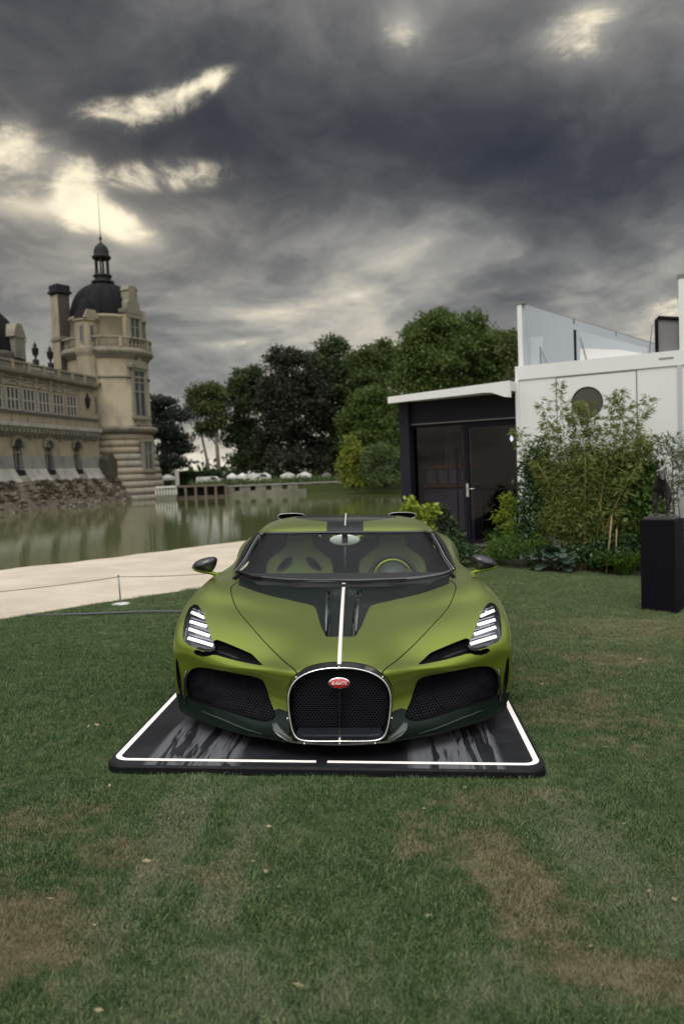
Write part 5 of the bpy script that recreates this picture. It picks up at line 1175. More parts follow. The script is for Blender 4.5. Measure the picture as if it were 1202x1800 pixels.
mb = MB(); mb.tube([(-.80, 1.625, .822), (-.70, 1.575, .800), (-.60, 1.52, .782)], [.009, .013, .011], 8); mb.tube([(-.62, 1.52, .785), (-.4, 1.47, .772), (.1, 1.425, .768), (.45, 1.48, .772)], [.006, .006, .005, .004], 6)
mb.build('wiper', m_black, car)
# ---- tail
mb = MB(); mb.prism([(-.93, .22), (.93, .22), (.95, .58), (.92, .74), (.78, .83), (-.78, .83), (-.92, .74), (-.95, .58)], 4.46, 4.50, 'y'); mb.build('tail_panel', m_black, car)
MB().box((-.85, 4.50, .70), (.85, 4.51, .715)).build('tail_light', mat('red_lamp', (.4, .01, .01), .2), car)
# ---- cabin
mb = MB(); mb.prism([(1.44, .60), (1.44, .745), (1.60, .765), (1.82, .775), (1.93, .75), (1.95, .60)], -.76, .76, 'x'); mb.build('dashboard', mat('dark_dash', (.012, .013, .014), .6), car)
mb = MB(); mb.box((-.76, 1.9, .16), (.76, 2.78, .20)); mb.box((-.80, 1.45, .2), (-.77, 2.8, .79)); mb.box((.77, 1.45, .2), (.80, 2.8, .79)); mb.build('cabin_tub', m_void, car)
mb = MB()
mb.box((-.76, 2.76, .2), (.76, 2.80, .955)); mb.box((-.70, 2.76, 1.035), (.70, 2.80, 1.06)); mb.box((-.76, 2.76, .955), (-.245, 2.80, 1.035)); mb.box((.245, 2.76, .955), (.76, 2.80, 1.035)); mb.box((-.04, 2.76, .955), (.04, 2.80, 1.035))
mb.build('rear_bulkhead', m_void, car)
mb = MB(); mb.box((-.30, 2.86, .80), (.30, 3.9, .86)); mb.build('engine_deck', m_black, car)
mb = MB()
for s in (1, -1): mb.tube([(.05 * s, 2.95, .90), (.15 * s, 3.1, .95), (.24 * s, 3.6, .93)], .035, 10)
mb.build('engine_cover', m_green, car)
mb = MB()
for y in (2.95, 3.15, 3.4): mb.tube([(-.25, y, .93), (.25, y, .93)], .012, 8)
mb.build('engine_brace', m_chrome, car)
for s in (-1, 1):
    st = empty('seat', (.385 * s, 2.42, 0)); st.parent = car
    half = [(.085, 1.055), (.105, 1.03), (.108, .96), (.125, .915), (.20, .865), (.265, .815), (.285, .74), (.28, .60), (.27, .40), (.25, .30)]
    sil = rounded([(-x, z) for x, z in half[::-1]] + half, 1); n = len(sil)
    V = []
    for k, y in ((.96, .03), (1.0, 0.0), (1.0, -.05), (.96, -.085), (.84, -.085 + .01)): V += [(x * k, y + (.9 - z) * -.22, .7 + (z - .7) * (k if z > .7 else 1)) for x, z in sil]
    F = [(r_ * n + i, r_ * n + (i + 1) % n, (r_ + 1) * n + (i + 1) % n, (r_ + 1) * n + i) for r_ in range(4) for i in range(n)] + [tuple(range(n)), tuple(range(4 * n, 5 * n))]
    raw('seat_back', V, F, m_leather, st, True)
    for q in (-1, 1):
        lp = rounded([(.055 * q, .845), (.10 * q, .84), (.150 * q, .80), (.185 * q, .745), (.175 * q, .735), (.12 * q, .75), (.07 * q, .79)], 2)
        f3 = lambda l, dy_: [(x, (.9 - z) * -.22 + dy_, z) for x, z in l]
        raw('seat_opening', f3(lp, -.088), [tuple(range(len(lp)))], m_void, st)
        MB().tube(f3(lp, -.088), .0042, 6, closed=True).build('opening_trim', m_rim, st)
    mb = MB(); mb.box((-.25, -.65, .25), (.25, 0, .40), bevel=.04); mb.build('seat_cushion', m_leather, st)
    mb = MB(); mb.tube([(-.08, -.098, .985), (.08, -.098, .985)], .0025, 6); mb.build('seat_stitch', m_rim, st)
sw = empty('steering_wheel', (.375, 2.03, .70)); sw.parent = car; sw.rotation_euler = (R(-22), 0, 0)
def arc(r, a0, a1, n=24): return [(r * math.cos(R(a0 + (a1 - a0) * k / n)), 0, r * math.sin(R(a0 + (a1 - a0) * k / n))) for k in range(n + 1)]
MB().tube(arc(.185, 0, 360, 48)[:-1], .016, 10, closed=True).build('wheel_rim', mat('black_suede', (.02, .02, .022), .8), sw)
MB().tube(arc(.150, 8, 172), [.004 + .013 * math.sin(math.pi * k / 24) for k in range(25)], 8).build('wheel_crescent', m_green, sw)
mb = MB(); mb.lathe([(0, -.02), (.11, -.02), (.125, 0), (.12, .03), (0, .03)], 32); o = mb.build('wheel_hub', mat('hub_grey', (.05, .06, .055), .4), sw); o.rotation_euler = (R(90), 0, 0)
mm = empty('rear_view_mirror', (0, 1.97, 1.012)); mm.parent = car
mb = MB(); mb.lathe([(0, -.012), (.100, -.011), (.118, -.004), (.12, .01), (.10, .02), (0, .022)], 40); o = mb.build('mirror_shell', mat('shell_reflection', (.62, .66, .60), .35), mm); o.rotation_euler = (R(-90), 0, 0); o.scale = (1, .36, 1)  # pale base colour stands for the reflection on the mirror
MB().box((-.022, -.022, -.02), (.022, -.011, .045)).build('mirror_mount', m_black, mm)
mb = MB(); mb.tube([(.0, 2.0, .99), (.0, 2.06, .77)], .008, 8); mb.build('cabin_spine', mat('spine_metal', (.30, .36, .37), .25, metal=.8), car)
for s in (-1, 1):
    MB().tube([(.60 * s, 2.60, .99), (.63 * s, 2.60, .975), (.61 * s, 2.60, .955)], .005, 6).build('belt_hook', m_chrome, car)
# ================================================================== DISPLAY PLATFORM
pf = bpy.data.objects.new('display_platform', None); COL.objects.link(pf)
pf.matrix_world = Matrix.Translation((-.0647371, 4.08355665, .09196)) @ Matrix.Rotation(TILT, 4, 'Y') @ Matrix.Rotation(R(-3.6), 4, 'Z')
tag(pf, 'low black display platform edged with a glowing white line under the sports car', 'platform')
def rrect(x0, y0, x1, y1, r, n=8):
    out = []
    for cx, cy, a0 in ((x1 - r, y1 - r, 0), (x0 + r, y1 - r, 90), (x0 + r, y0 + r, 180), (x1 - r, y0 + r, 270)):
        for k in range(n + 1): a = R(a0 + 90 * k / n); out.append((cx + r * math.cos(a), cy + r * math.sin(a)))
    return out
def mat_build(t, b, tc):
    s = t.node('ShaderNodeSeparateXYZ'); t.put(s.inputs[0], tc); x, y, z = s.outputs
    st_ = t.noise(t.scale(tc, (30, 1.6, 1)), 1.0, 4, .65, .8); bnd = t.noise(t.scale(tc, (13, 1.0, 1)), 1.0, 3, .6, .6); fine = t.noise(t.scale(tc, (90, 6, 1)), 1, 3, .6)
    ax = t.math('ABSOLUTE', t.math('ADD', x, .09)); reg = t.math('MULTIPLY', t.smooth(ax, .42, .50), t.smooth(ax, .97, .93))
    reg = t.math('MULTIPLY', reg, t.smooth(y, .80, .45))
    m = t.math('MULTIPLY', reg, t.math('MULTIPLY', t.smooth(bnd, .44, .47), t.math('ADD', .45, t.math('MULTIPLY', fine, .8))))
    m = t.math('MULTIPLY', m, t.smooth(st_, .36, .46))
    cl_ = t.noise(tc, 2.3, 6, .65)
    base = t.mix(t.smooth(cl_, .4, .75), (.010, .0105, .013), (.026, .027, .032))
    t.put(b.inputs['Base Color'], t.mix(m, base, (.125, .128, .138)))
m_deck = mat('scuffed_black_deck', (.03, .03, .033), .55, spec=.2, build=mat_build)
poly = rrect(-1.262, -.085, 1.085, 5.25, .10); inner_ = rrect(-1.252, -.075, 1.075, 5.24, .09); n = len(poly)
V = [(x, y, -.10) for x, y in poly] + [(x, y, -.012) for x, y in poly] + [(x, y, 0) for x, y in inner_]
raw('deck_edge', V, [(k * n + i, k * n + (i + 1) % n, (k + 1) * n + (i + 1) % n, (k + 1) * n + i) for k in range(2) for i in range(n)], mat('black_rubber_edge', (.006, .006, .008), .6, spec=.2, var=.3, vscale=8), pf)
raw('deck', [(x, y, .0) for x, y in inner_], [tuple(range(n))], m_deck, pf)
m_line = mat('lit_white_line', (.80, .74, .68), .5, emit=(1, .90, .82), estr=.42)
o1, i1 = rrect(-1.235, -.024, 1.058, 5.22, .082), rrect(-1.205, .006, 1.028, 5.19, .055)
# open the ring in the middle of the front edge
n = len(o1); V = [(x, y, .004) for x, y in o1 + i1]; k0 = 27 - 1
k0 = max(range(n), key=lambda i: -100 * abs(o1[i][1] + .024) - abs(o1[i][0] + 1.15)); 
F = []
for i in range(n):
    j = (i + 1) % n
    if abs(o1[i][1] + .024) < 1e-3 and abs(o1[j][1] + .024) < 1e-3 and o1[j][0] - o1[i][0] > .5:
        for xa, xb in ((o1[i][0], -.127), (-.067, o1[j][0])):
            b0 = len(V); V += [(xa, -.024, .004), (xb, -.024, .004), (xb, .006, .004), (xa, .006, .004)]; F.append((b0, b0 + 1, b0 + 2, b0 + 3))
        # join to the corners
        b0 = len(V); V += [(i1[i][0], .006, .004), (i1[j][0], .006, .004)]
    else: F.append((i, j, n + j, n + i))
ln = raw('white_line', V, F, m_line, pf)

# ---- rope, stanchion and conduit
sx0 = -2.81; st2 = empty('rope_stanchion', (sx0, 9.67, G(sx0)), 0, 'low grey rope post on a white disc at the edge of the gravel path', 'stanchion')
MB().lathe([(0, 0), (.112, 0), (.112, .006), (.10, .012), (.02, .02), (0, .02)], 32).build('base_disc', mat('white_disc', (.60, .60, .58), .5), st2)
MB().tube([(0, 0, .01), (-.008, 0, .352)], .0095, 10).build('post', mat('galvanised_post', (.22, .26, .25), .45, metal=.5), st2); MB().lathe([(0, 0), (.012, 0), (.012, .014), (0, .018)], 10, c=(-.008, 0, .35)).build('post_cap', m_seam, st2)
def rope(a, b2, sag, name, label, r=.0045):
    a, b2 = Vector(a), Vector(b2); mb = MB(); mb.tube([a.lerp(b2, k / 20) - Vector((0, 0, sag * 4 * (k / 20) * (1 - k / 20))) for k in range(21)], r, 6); o = mb.build(name, mat('grey_green_rope', (.10, .11, .085), .8)); tag(o, label, 'rope', 'ropes along the gravel path'); return o
zt = G(sx0) + .345
rope((-2.82, 9.67, zt), (-5.6, 8.0, G(-5.6) + .33), .06, 'rope', 'thin rope running left from the low post to the frame edge')
rope((-2.82, 9.67, zt), (-.2, 12.6, .30), .10, 'rope', 'thin rope running from the low post behind the left door mirror')
mb = MB(); mb.tube([(-3.67, 8.87, G(-3.67) + .016), (-3.0, 8.90, G(-3) + .02), (-2.4, 9.0, G(-2.4) + .022), (-1.9, 9.01, G(-1.9) + .018), (-.9, 9.05, G(-.9) + .02)], .017, 8); tag(mb.build('conduit', mat('dark_conduit', (.06, .06, .062), .6)), 'dark grey conduit lying across the grass left of the car', 'conduit')
# ---- fallen leaves
rg = random.Random(9); mb = MB(); spots = [(-.9, 3.55), (-.85, 3.5), (-.8, 3.56), (-.42, 3.1), (-.36, 3.02), (-.3, 2.9), (-.26, 2.78), (-1.62, 3.3), (1.55, 3.2), (1.2, 3.4), (-3.05, 9.35), (-3.1, 9.3), (-2.55, 9.55), (-1.75, 4.9), (-1.6, 4.85)]
spots += [(rg.uniform(-.42, .42) * y, y) for y in [rg.uniform(2.2, 8) for _ in range(46)]]
for x, y in spots:
    lx, ly = x + .0647, y - 4.0836
    if -1.3 < lx < 1.2 and -.15 < ly < 5: continue
    a = rg.uniform(0, 6.28); L = rg.uniform(.010, .022); c = Vector((x, y, GL(x, y) + rg.uniform(.008, .016))); u_ = Vector((math.cos(a), math.sin(a), rg.uniform(-.3, .3))) * L; v_ = Vector((-math.sin(a), math.cos(a), rg.uniform(-.4, .4))) * L * .6
    mb.add([c - u_, c - v_ * .9, c + u_ * .5 - v_ * .5, c + u_, c + v_], [(0, 1, 4), (1, 2, 4), (2, 3, 4)])
tag(mb.build('fallen_leaves', mat('dry_leaf', (.42, .33, .20), .8, var=.5, vscale=6)), 'small dry leaves scattered over the lawn', 'leaves', kind='stuff')
# ================================================================== THE WHITE CONTAINER AND THE BLACK PAVILION
EA = R(-29.4); EX = Vector((math.cos(EA), math.sin(EA), 0)); EN = Vector((-EX.y, EX.x, 0)); W0 = Vector((3.2, 14.0, 0))
def EL(x, y, z=None):
    p = W0 + EX * x + EN * y; p.z = G(p.x) if z is None else z; return p
m_wp = mat('white_panel', (.68, .68, .665), .38, var=.07, vscale=.7)
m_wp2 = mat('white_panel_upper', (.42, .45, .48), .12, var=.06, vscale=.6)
m_seam = mat('panel_seam', (.16, .16, .16), .7)
m_blk = mat('black_cladding', (.006, .0055, .009), .6, spec=.15)
m_blk2 = mat('charcoal_cladding', (.013, .012, .018), .65, spec=.18)
m_pglass = thin_glass('smoked_door_glass', (.50, .48, .53), .01, 1.45, .55)
m_steel = mat('brushed_steel', (.55, .55, .53), .3, metal=1)
ct = empty('exhibition_container', W0, EA, 'white exhibition container with round dark window behind the bamboo', 'container')
MB().box((0, 0, -.4), (5.5, 7.3, 3.12)).build('wall', m_wp, ct)
MB().box((-.012, -.025, 3.12), (5.5, 7.3, 3.36)).build('top_rail', m_wp, ct)
MB().box((-.02, -.03, -.4), (.05, .05, 3.13), bevel=.006).build('corner_post', m_wp, ct)
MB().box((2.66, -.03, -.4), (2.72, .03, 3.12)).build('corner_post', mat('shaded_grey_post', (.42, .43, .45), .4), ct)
x = .0
mb = MB(); mb.box((.70, -.012, 1.0), (.712, .0, 3.10)); mb.box((2.02, -.012, 1.0), (2.035, .0, 3.10)); mb.box((.70, -.012, 3.09), (2.035, .0, 3.105)); mb.build('hatch_seam', m_seam, ct)
MB().box((.715, -.009, 1.0), (2.018, .0, 3.088)).build('hatch_panel', m_wp, ct)
mb = MB(); mb.lathe([(.243, 0), (.243, .02), (.262, .02), (.262, 0)], 48); o = mb.build('window_ring', mat('dark_ring', (.03, .03, .028), .5), ct); o.location = (1.225, -.012, 2.64); o.rotation_euler = (R(90), 0, 0)
mb = MB(); mb.lathe([(0, 0), (.245, 0)], 48); o = mb.build('round_window', mat('dark_round_glass', (.055, .05, .035), .35), ct); o.location = (1.225, -.018, 2.64); o.rotation_euler = (R(90), 0, 0)
# small lettering plate on the rail
mb = MB(); mb.box((2.38, -.032, 3.235), (2.60, -.025, 3.262)); mb.build('rail_mark', mat('grey_mark', (.22, .23, .23), .5), ct)
# upper deck
mb = MB(); mb.prism([(.02, 3.36), (.10, 3.36), (.10, 4.47), (.02, 4.47)], .1, .18, 'y'); mb.build('deck_post', m_wp, ct)
MB().box((-.03, .08, 4.47), (.16, .22, 4.50)).build('post_cap', m_seam, ct)
A = Vector((.10, .16, 0)); B2 = Vector((1.38, 7.3, 0)); dn_ = (B2 - A).normalized(); nn_ = Vector((dn_.y, -dn_.x, 0)) * .03; mb = MB()
mb.add([A + Vector((0, 0, 3.36)), B2 + Vector((0, 0, 3.36)), B2 + Vector((0, 0, 4.47)), A + Vector((0, 0, 4.47)), A + nn_ + Vector((0, 0, 3.36)), B2 + nn_ + Vector((0, 0, 3.36)), B2 + nn_ + Vector((0, 0, 4.47)), A + nn_ + Vector((0, 0, 4.47))],
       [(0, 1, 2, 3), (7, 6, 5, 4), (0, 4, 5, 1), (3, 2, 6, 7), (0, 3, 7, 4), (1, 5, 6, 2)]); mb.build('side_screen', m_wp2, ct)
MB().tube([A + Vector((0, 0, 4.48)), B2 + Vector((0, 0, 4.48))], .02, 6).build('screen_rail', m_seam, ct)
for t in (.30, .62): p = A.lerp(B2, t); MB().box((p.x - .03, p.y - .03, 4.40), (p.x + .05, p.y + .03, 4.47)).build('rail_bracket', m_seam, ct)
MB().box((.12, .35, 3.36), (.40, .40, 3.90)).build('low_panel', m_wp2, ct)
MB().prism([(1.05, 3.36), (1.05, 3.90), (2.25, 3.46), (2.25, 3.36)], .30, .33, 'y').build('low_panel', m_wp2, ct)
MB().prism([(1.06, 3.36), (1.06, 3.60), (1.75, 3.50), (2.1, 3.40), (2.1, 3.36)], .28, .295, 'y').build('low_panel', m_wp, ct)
MB().box((.965, .25, 3.34), (1.00, .30, 3.93)).build('screen_post', m_blk, ct)
MB().box((.365, .25, 3.34), (.385, .28, 3.70)).build('screen_post', m_seam, ct)
for a, b2 in (((.40, .26, 3.62), (.50, .26, 3.36)), ((1.07, .26, 3.80), (1.18, .26, 3.36)), ((2.26, .2, 3.85), (2.20, .2, 3.36))): MB().tube([a, b2], .008, 6).build('gas_strut', m_seam, ct)
mb = MB(); mb.prism([(2.33, 3.36), (2.33, 3.93), (2.40, 3.95), (3.2, 3.80), (3.2, 3.36)], .12, .20, 'y'); mb.build('framed_screen', mat('grey_fabric', (.17, .16, .17), .8), ct)
MB().tube([(2.335, .10, 3.34), (2.335, .10, 3.90), (2.37, .10, 3.94), (3.2, .10, 3.78)], .028, 8).build('screen_frame', m_blk, ct)
MB().box((2.69, .0, 3.30), (2.80, .10, 4.55)).build('tall_post', m_wp, ct); MB().box((2.67, -.01, 3.30), (2.82, .11, 3.36)).build('post_foot', m_seam, ct); MB().box((2.67, -.01, 4.50), (2.82, .11, 4.56)).build('post_cap', m_seam, ct)

pv = empty('black_pavilion', EL(-1.15, .0, G(2.2)), EA, 'black pavilion with sloping white roof edge and smoked glass door', 'pavilion')
def pb(lo, hi, name, m, bev=0):
    off_ = Vector((1.15, 0, -G(2.2))); return MB().box(Vector(lo) + off_, Vector(hi) + off_, bevel=bev).build(name, m, pv)
def pm(poly, lo, hi, ax, name, m):
    return MB().prism(poly, lo, hi, ax, Matrix.Translation((1.15, 0, -G(2.2)))).build(name, m, pv)
pm([(-2.36, 2.87), (-2.36, 2.99), (.0, 3.085), (0, 2.80), (-.10, 2.81), (-.22, 2.86), (-.34, 2.905), (-.48, 2.915), (-.8, 2.905)], -.40, -.32, 'y', 'roof_edge', m_wp)
pm([(-2.36, 2.90), (-2.36, 2.99), (.0, 3.085), (0, 2.92)], -.32, 3.0, 'y', 'roof', m_wp)
pb((-2.32, -.02, -.15), (-2.12, .2, 2.90), 'corner_post', m_blk2)
pb((-2.30, .2, -.15), (-2.24, 3.0, 2.9), 'side_wall', m_blk)
pb((-2.12, .10, 2.47), (-.01, .16, 2.915), 'fascia', m_blk2)
pb((-2.12, .08, 2.455), (-.01, .17, 2.475), 'drip_edge', mat('edge_bronze', (.16, .145, .13), .4))
pb((-2.12, .14, 2.40), (-.01, .20, 2.455), 'window_head', m_blk)
pb((-2.12, .05, -.15), (-.62, .2, .12), 'plinth', m_blk); pb((-1.10, .02, -.15), (-.01, .2, .13), 'door_step', m_blk); pb((-1.12, .0, .13), (-.4, .2, .165), 'threshold', mat('worn_metal_sill', (.12, .11, .10), .5))
pb((-1.12, .14, .16), (-1.06, .20, 2.42), 'mullion', m_blk2); pb((-1.25, .15, .16), (-1.235, .19, 2.0), 'glazing_bar', m_steel if False else m_blk2)
pb((-2.10, .168, .12), (-1.12, .175, 2.42), 'fixed_pane', m_pglass)
dr = pb((-1.05, .13, .17), (-.99, .19, 2.40), 'door', m_blk)
for lo, hi in (((-.07, .13, .17), (-.01, .19, 2.40)), ((-.99, .13, 2.34), (-.07, .19, 2.40)), ((-.99, .13, .17), (-.07, .19, .24)), ((-.99, .14, 1.17), (-.07, .18, 1.20))):
    MB().box(Vector(lo) + Vector((1.15, 0, -G(2.2))), Vector(hi) + Vector((1.15, 0, -G(2.2)))).build('door_frame', m_blk, dr)
MB().box(Vector((-.99, .158, .24)) + Vector((1.15, 0, -G(2.2))), Vector((-.07, .164, 2.34)) + Vector((1.15, 0, -G(2.2)))).build('door_pane', m_pglass, dr)
h = Matrix.Translation((1.15, 0, -G(2.2)))
MB().box((-1.04, .10, 1.05), (-.995, .13, 1.30), h, bevel=0).tube([(h @ Vector((-1.015, .10, 1.20))), (h @ Vector((-1.015, .065, 1.20))), (h @ Vector((-.86, .065, 1.20)))], .010, 8).build('door_handle', m_steel, dr)
pb((-2.25, 2.6, -.1), (0, 2.7, 2.9), 'back_wall', mat('dim_interior', (.03, .028, .032), .8)); pb((-2.25, .2, -.12), (0, 2.6, .1), 'floor', m_blk2)
# counter seen through the glass
cn = empty('display_counter', EL(-1.15, .2, G(2.2)), EA, 'orange banded counter seen dimly through the left pane of the pavilion', 'counter')
def cb(lo, hi, name, m): return MB().box(Vector(lo) + Vector((1.15, -.2, -G(2.2))), Vector(hi) + Vector((1.15, -.2, -G(2.2)))).build(name, m, cn)
m_org = mat('orange_band', (.75, .20, .06), .6); m_gry = mat('grey_front', (.45, .47, .56), .5)
cb((-2.2, .8, .1), (-1.15, 1.3, 1.18), 'counter_front', m_gry); cb((-2.2, .78, 1.22), (-1.15, 1.3, 1.28), 'lower_band', m_org); cb((-2.2, .78, 1.60), (-1.15, 1.3, 1.66), 'upper_band', m_org)
for k in range(4): cb((-2.12 + k * .24, .82, 1.30), (-1.95 + k * .24, .86, 1.56), 'display_slot', m_gry)
for i, x in enumerate((-2.05, -1.62)):
    o = MB().box(Vector((x, 1.6, .1)) + Vector((1.15, -.2, -G(2.2))), Vector((x + .16, 1.7, 2.4)) + Vector((1.15, -.2, -G(2.2)))).build('upright', mat('pale_upright', (.7, .72, .8), .5), cn)
lp = empty('bulb_lamp', EL(-.42, 1.0, 2.35), 0, 'small lit bulb hanging behind the glass door', 'lamp')
MB().lathe([(0, 0), (.02, .02), (.035, .06), (.02, .10), (.012, .12)], 12, c=(0, 0, -.29)).build('bulb', mat('bulb_glow', (1, 1, 1), .3, emit=(.85, 1, .95), estr=4), lp); MB().tube([(0, 0, -.17), (0, 0, .45)], .004, 5).build('flex', m_blk, lp)

# ================================================================== PLANTS IN THE BED
soil = raw('planting_bed', [tuple(EL(x, y) + Vector((0, 0, .012))) for x, y in ((-.45, -.6), (.1, -1.35), (.9, -1.5), (1.8, -1.45), (2.6, -1.5), (3.6, -1.4), (3.6, 0), (-.3, .0))], [tuple(range(8))], mat('dark_soil', (.035, .030, .018), .95, var=.5, vscale=4)); soil['kind'] = 'structure'
lb_bam = leafmat('bamboo_leaves', (.11, .155, .030), (.165, .20, .05), (.26, .27, .09)); lb_lau = leafmat('laurel_leaves', (.018, .048, .016), (.035, .075, .025), (.07, .12, .05), .35, .2)
lb_brt = leafmat('fresh_green_leaves', (.05, .11, .018), (.08, .15, .025), (.12, .20, .04)); lb_yel = leafmat('golden_shrub_leaves', (.17, .24, .02), (.24, .31, .03), (.33, .38, .06)); lb_dk = leafmat('dark_rose_leaves', (.02, .035, .015), (.035, .055, .02), (.06, .08, .035), trans=.2)
m_culm = mat('bamboo_culm', (.36, .32, .09), .5); m_culm2 = mat('old_bamboo_culm', (.34, .19, .07), .5)
m_culm3 = mat('dry_cane', (.30, .21, .10), .6)
def bamboo():
    b0 = EL(1.62, -1.05); root = empty('bamboo_clump', b0, EA, 'tall feathery bamboo clump with yellow canes in front of the white container', 'bamboo'); rg = random.Random(11); r_ = np.random.RandomState(11)
    pts = []; dirs = []; stems = MB(); old = MB(); ncul = 0
    tops = [(.72 - 1.62, 2.9), (.98 - 1.62, 3.22), (1.12 - 1.62, 2.95), (1.3 - 1.62, 2.75), (1.5 - 1.62, 2.6), (1.75 - 1.62, 2.9), (1.9 - 1.62, 3.05), (2.05 - 1.62, 2.75), (.55 - 1.62, 2.35), (.85 - 1.62, 2.5), (1.42 - 1.62, 2.85), (2.15 - 1.62, 2.5), (.3 - 1.62, 2.45), (2.3 - 1.62, 2.85)]
    tops += [(rg.uniform(-1.05, .75), rg.uniform(1.2, 2.3)) for _ in range(34)]
    for i, (tx, tz) in enumerate(tops):
        bx_, by_ = rg.uniform(-.28, .28) + tx * .25, rg.uniform(-.22, .22); ty = by_ + rg.uniform(-.35, .35); q = []
        for k in range(9):
            f = k / 8; q.append(Vector((bx_ + (tx - bx_) * f ** 1.4, by_ + (ty - by_) * f ** 1.5, tz * (f - .06 * f * f))))
        r0 = rg.uniform(.009, .015); (old if i % 6 == 3 else stems).tube(q, [r0 * (1 - .75 * k / 8) for k in range(9)], 5)
        for k in range(int(60 * tz)):
            f = rg.uniform(.16, 1) ** .8; j = min(int(f * 8), 7); p = q[j].lerp(q[j + 1], f * 8 - j); a = rg.uniform(0, 6.283); L = rg.uniform(.04, .30) * (1.15 - .7 * f)
            tip = p + Vector((math.cos(a) * L, math.sin(a) * L * .8, rg.uniform(-.02, .12)))
            for _ in range(5): c_ = p.lerp(tip, rg.uniform(.3, 1)); pts.append(c_); dirs.append((math.cos(a), math.sin(a), rg.uniform(-.3, .2)))
    V = leafcloud(np.array([tuple(p) for p in pts]), .105, .17, 12, .15, dirs=np.array(dirs) * 1.0)
    leafmesh('leaves', V, lb_bam, root); o = stems.build('canes', m_culm, root); o['kind'] = 'stuff'; o = old.build('old_canes', m_culm2, root); o['kind'] = 'stuff'
    mb = MB(); mb.tube([(.12, -.35, .0), (.22, -.32, .95)], .013, 8); mb.build('thick_cane', m_culm3, root); mb = MB(); mb.tube([(.24, -.30, .02), (.28, -.3, .7)], .009, 8); mb.build('thick_cane', m_culm3, root)
bamboo()
def bedshrub(x, y, blobs, n, m, label, leaf, **kw):
    p = EL(x, y); o = shrub(p, [(b2[0] - x, b2[1] - y, b2[2], b2[3], b2[4], b2[5]) for b2 in blobs], n, m, label, leaf, **kw); o.rotation_euler.z = EA; return o
bedshrub(.62, -1.0, [(.62, -1.0, 1.65, .22, .22, .38), (.50, -1.0, 1.25, .24, .25, .45), (.66, -1.0, .8, .34, .3, .5), (.55, -1.0, .4, .28, .3, .35)], 5200, lb_lau, 'dark glossy laurel at the left edge of the bamboo', .075, seed=31, clump=.14, per=14, aspect=.5, r0=.012, name='laurel_bush')
bedshrub(1.05, -1.15, [(1.0, -1.15, 1.25, .34, .2, .45), (1.2, -1.2, .8, .42, .22, .5), (1.35, -1.1, 1.5, .45, .2, .4), (.95, -1.2, .6, .3, .2, .35)], 10500, lb_bam, 'dense light green bamboo undergrowth left of the canes', .085, seed=32, clump=.16, per=16, aspect=.2, r0=.008, name='bamboo_thicket')
bedshrub(2.15, -.95, [(2.2, -.95, 1.35, .3, .25, .4), (2.05, -.95, .9, .32, .25, .45), (2.35, -.95, .75, .25, .25, .4), (1.85, -.9, 1.45, .3, .2, .4)], 5200, leafmat('ivy_leaves', (.025, .065, .012), (.05, .10, .018), (.08, .14, .03), trans=.25), 'broad leaved dark green bush between the bamboo and the statue', .085, seed=33, clump=.16, per=12, aspect=.75, r0=.02, name='leafy_bush')
bedshrub(2.75, -1.0, [(2.6, -1.0, 1.85, .30, .2, .25), (2.95, -1.0, 1.75, .25, .2, .3), (2.75, -1.0, 1.35, .35, .2, .3), (2.5, -1.0, 1.1, .2, .2, .3), (3.0, -1.0, 1.2, .2, .2, .25)], 1500, leafmat('olive_leaves', (.07, .09, .04), (.10, .12, .06), (.16, .18, .10)), 'sparse olive leaved shrub behind the horse statue', .10, seed=34, clump=.16, per=9, aspect=.2, r0=.015, name='olive_shrub', shell=.2)
bedshrub(.30, -1.3, [(.15, -1.25, .25, .35, .25, .28), (.55, -1.35, .28, .4, .22, .3), (.0, -1.0, .35, .3, .25, .25), (-.15, -1.1, .15, .25, .2, .2)], 4200, lb_brt, 'low feathery bright green planting at the foot of the laurel', .06, seed=35, clump=.12, per=16, aspect=.25, r0=.005, name='low_herbs', cat='plant')
bedshrub(1.55, -1.25, [(1.4, -1.25, .25, .4, .2, .22), (1.75, -1.2, .3, .3, .2, .28), (1.95, -1.1, .45, .35, .2, .25)], 2600, lb_lau, 'dark low leaves round the black plant pot', .085, seed=36, clump=.12, per=10, aspect=.5, r0=.005, name='low_plants', cat='plant')
bedshrub(-.10, -.35, [(-.05, -.35, .95, .14, .15, .28), (-.2, -.4, .70, .16, .15, .25), (-.02, -.4, .45, .15, .15, .25)], 1300, lb_yel, 'golden green bamboo like shrub at the left corner of the white container', .075, seed=37, clump=.10, per=10, aspect=.3, r0=.006, name='golden_shrub')
p_ = wx(735, 900, 12.6); 
o = shrub((p_.x, 12.6, G(p_.x)), [(-.14, 0, .95, .12, .12, .20), (.02, 0, .78, .16, .14, .18), (.20, 0, .92, .10, .1, .14), (-.10, 0, .55, .2, .15, .2), (.1, 0, .4, .22, .2, .3)], 1900, lb_yel, 'bright yellow green leafy shrub before the left pane of the pavilion', .10, seed=38, clump=.09, per=9, aspect=.6, r0=.008, name='yellow_green_shrub')
p_ = wx(775, 930, 13.2)
shrub((p_.x, 13.2, G(p_.x)), [(0, 0, .75, .18, .15, .28), (.12, 0, .45, .25, .2, .3), (.3, 0, .25, .25, .2, .22)], 1500, lb_dk, 'dark purplish bush against the pavilion glass beside the yellow green shrub', .08, seed=39, clump=.1, per=10, aspect=.55, r0=.008, name='dark_bush')
p_ = wx(795, 960, 12.8)
shrub((p_.x, 12.8, G(p_.x)), [(0, 0, .28, .3, .2, .24), (-.25, 0, .45, .2, .2, .2), (.25, .1, .15, .2, .2, .15)], 1700, lb_lau, 'low green plants just right of the rear wing of the car', .075, seed=40, clump=.1, per=10, aspect=.35, r0=.006, name='low_border_plants', cat='plant')
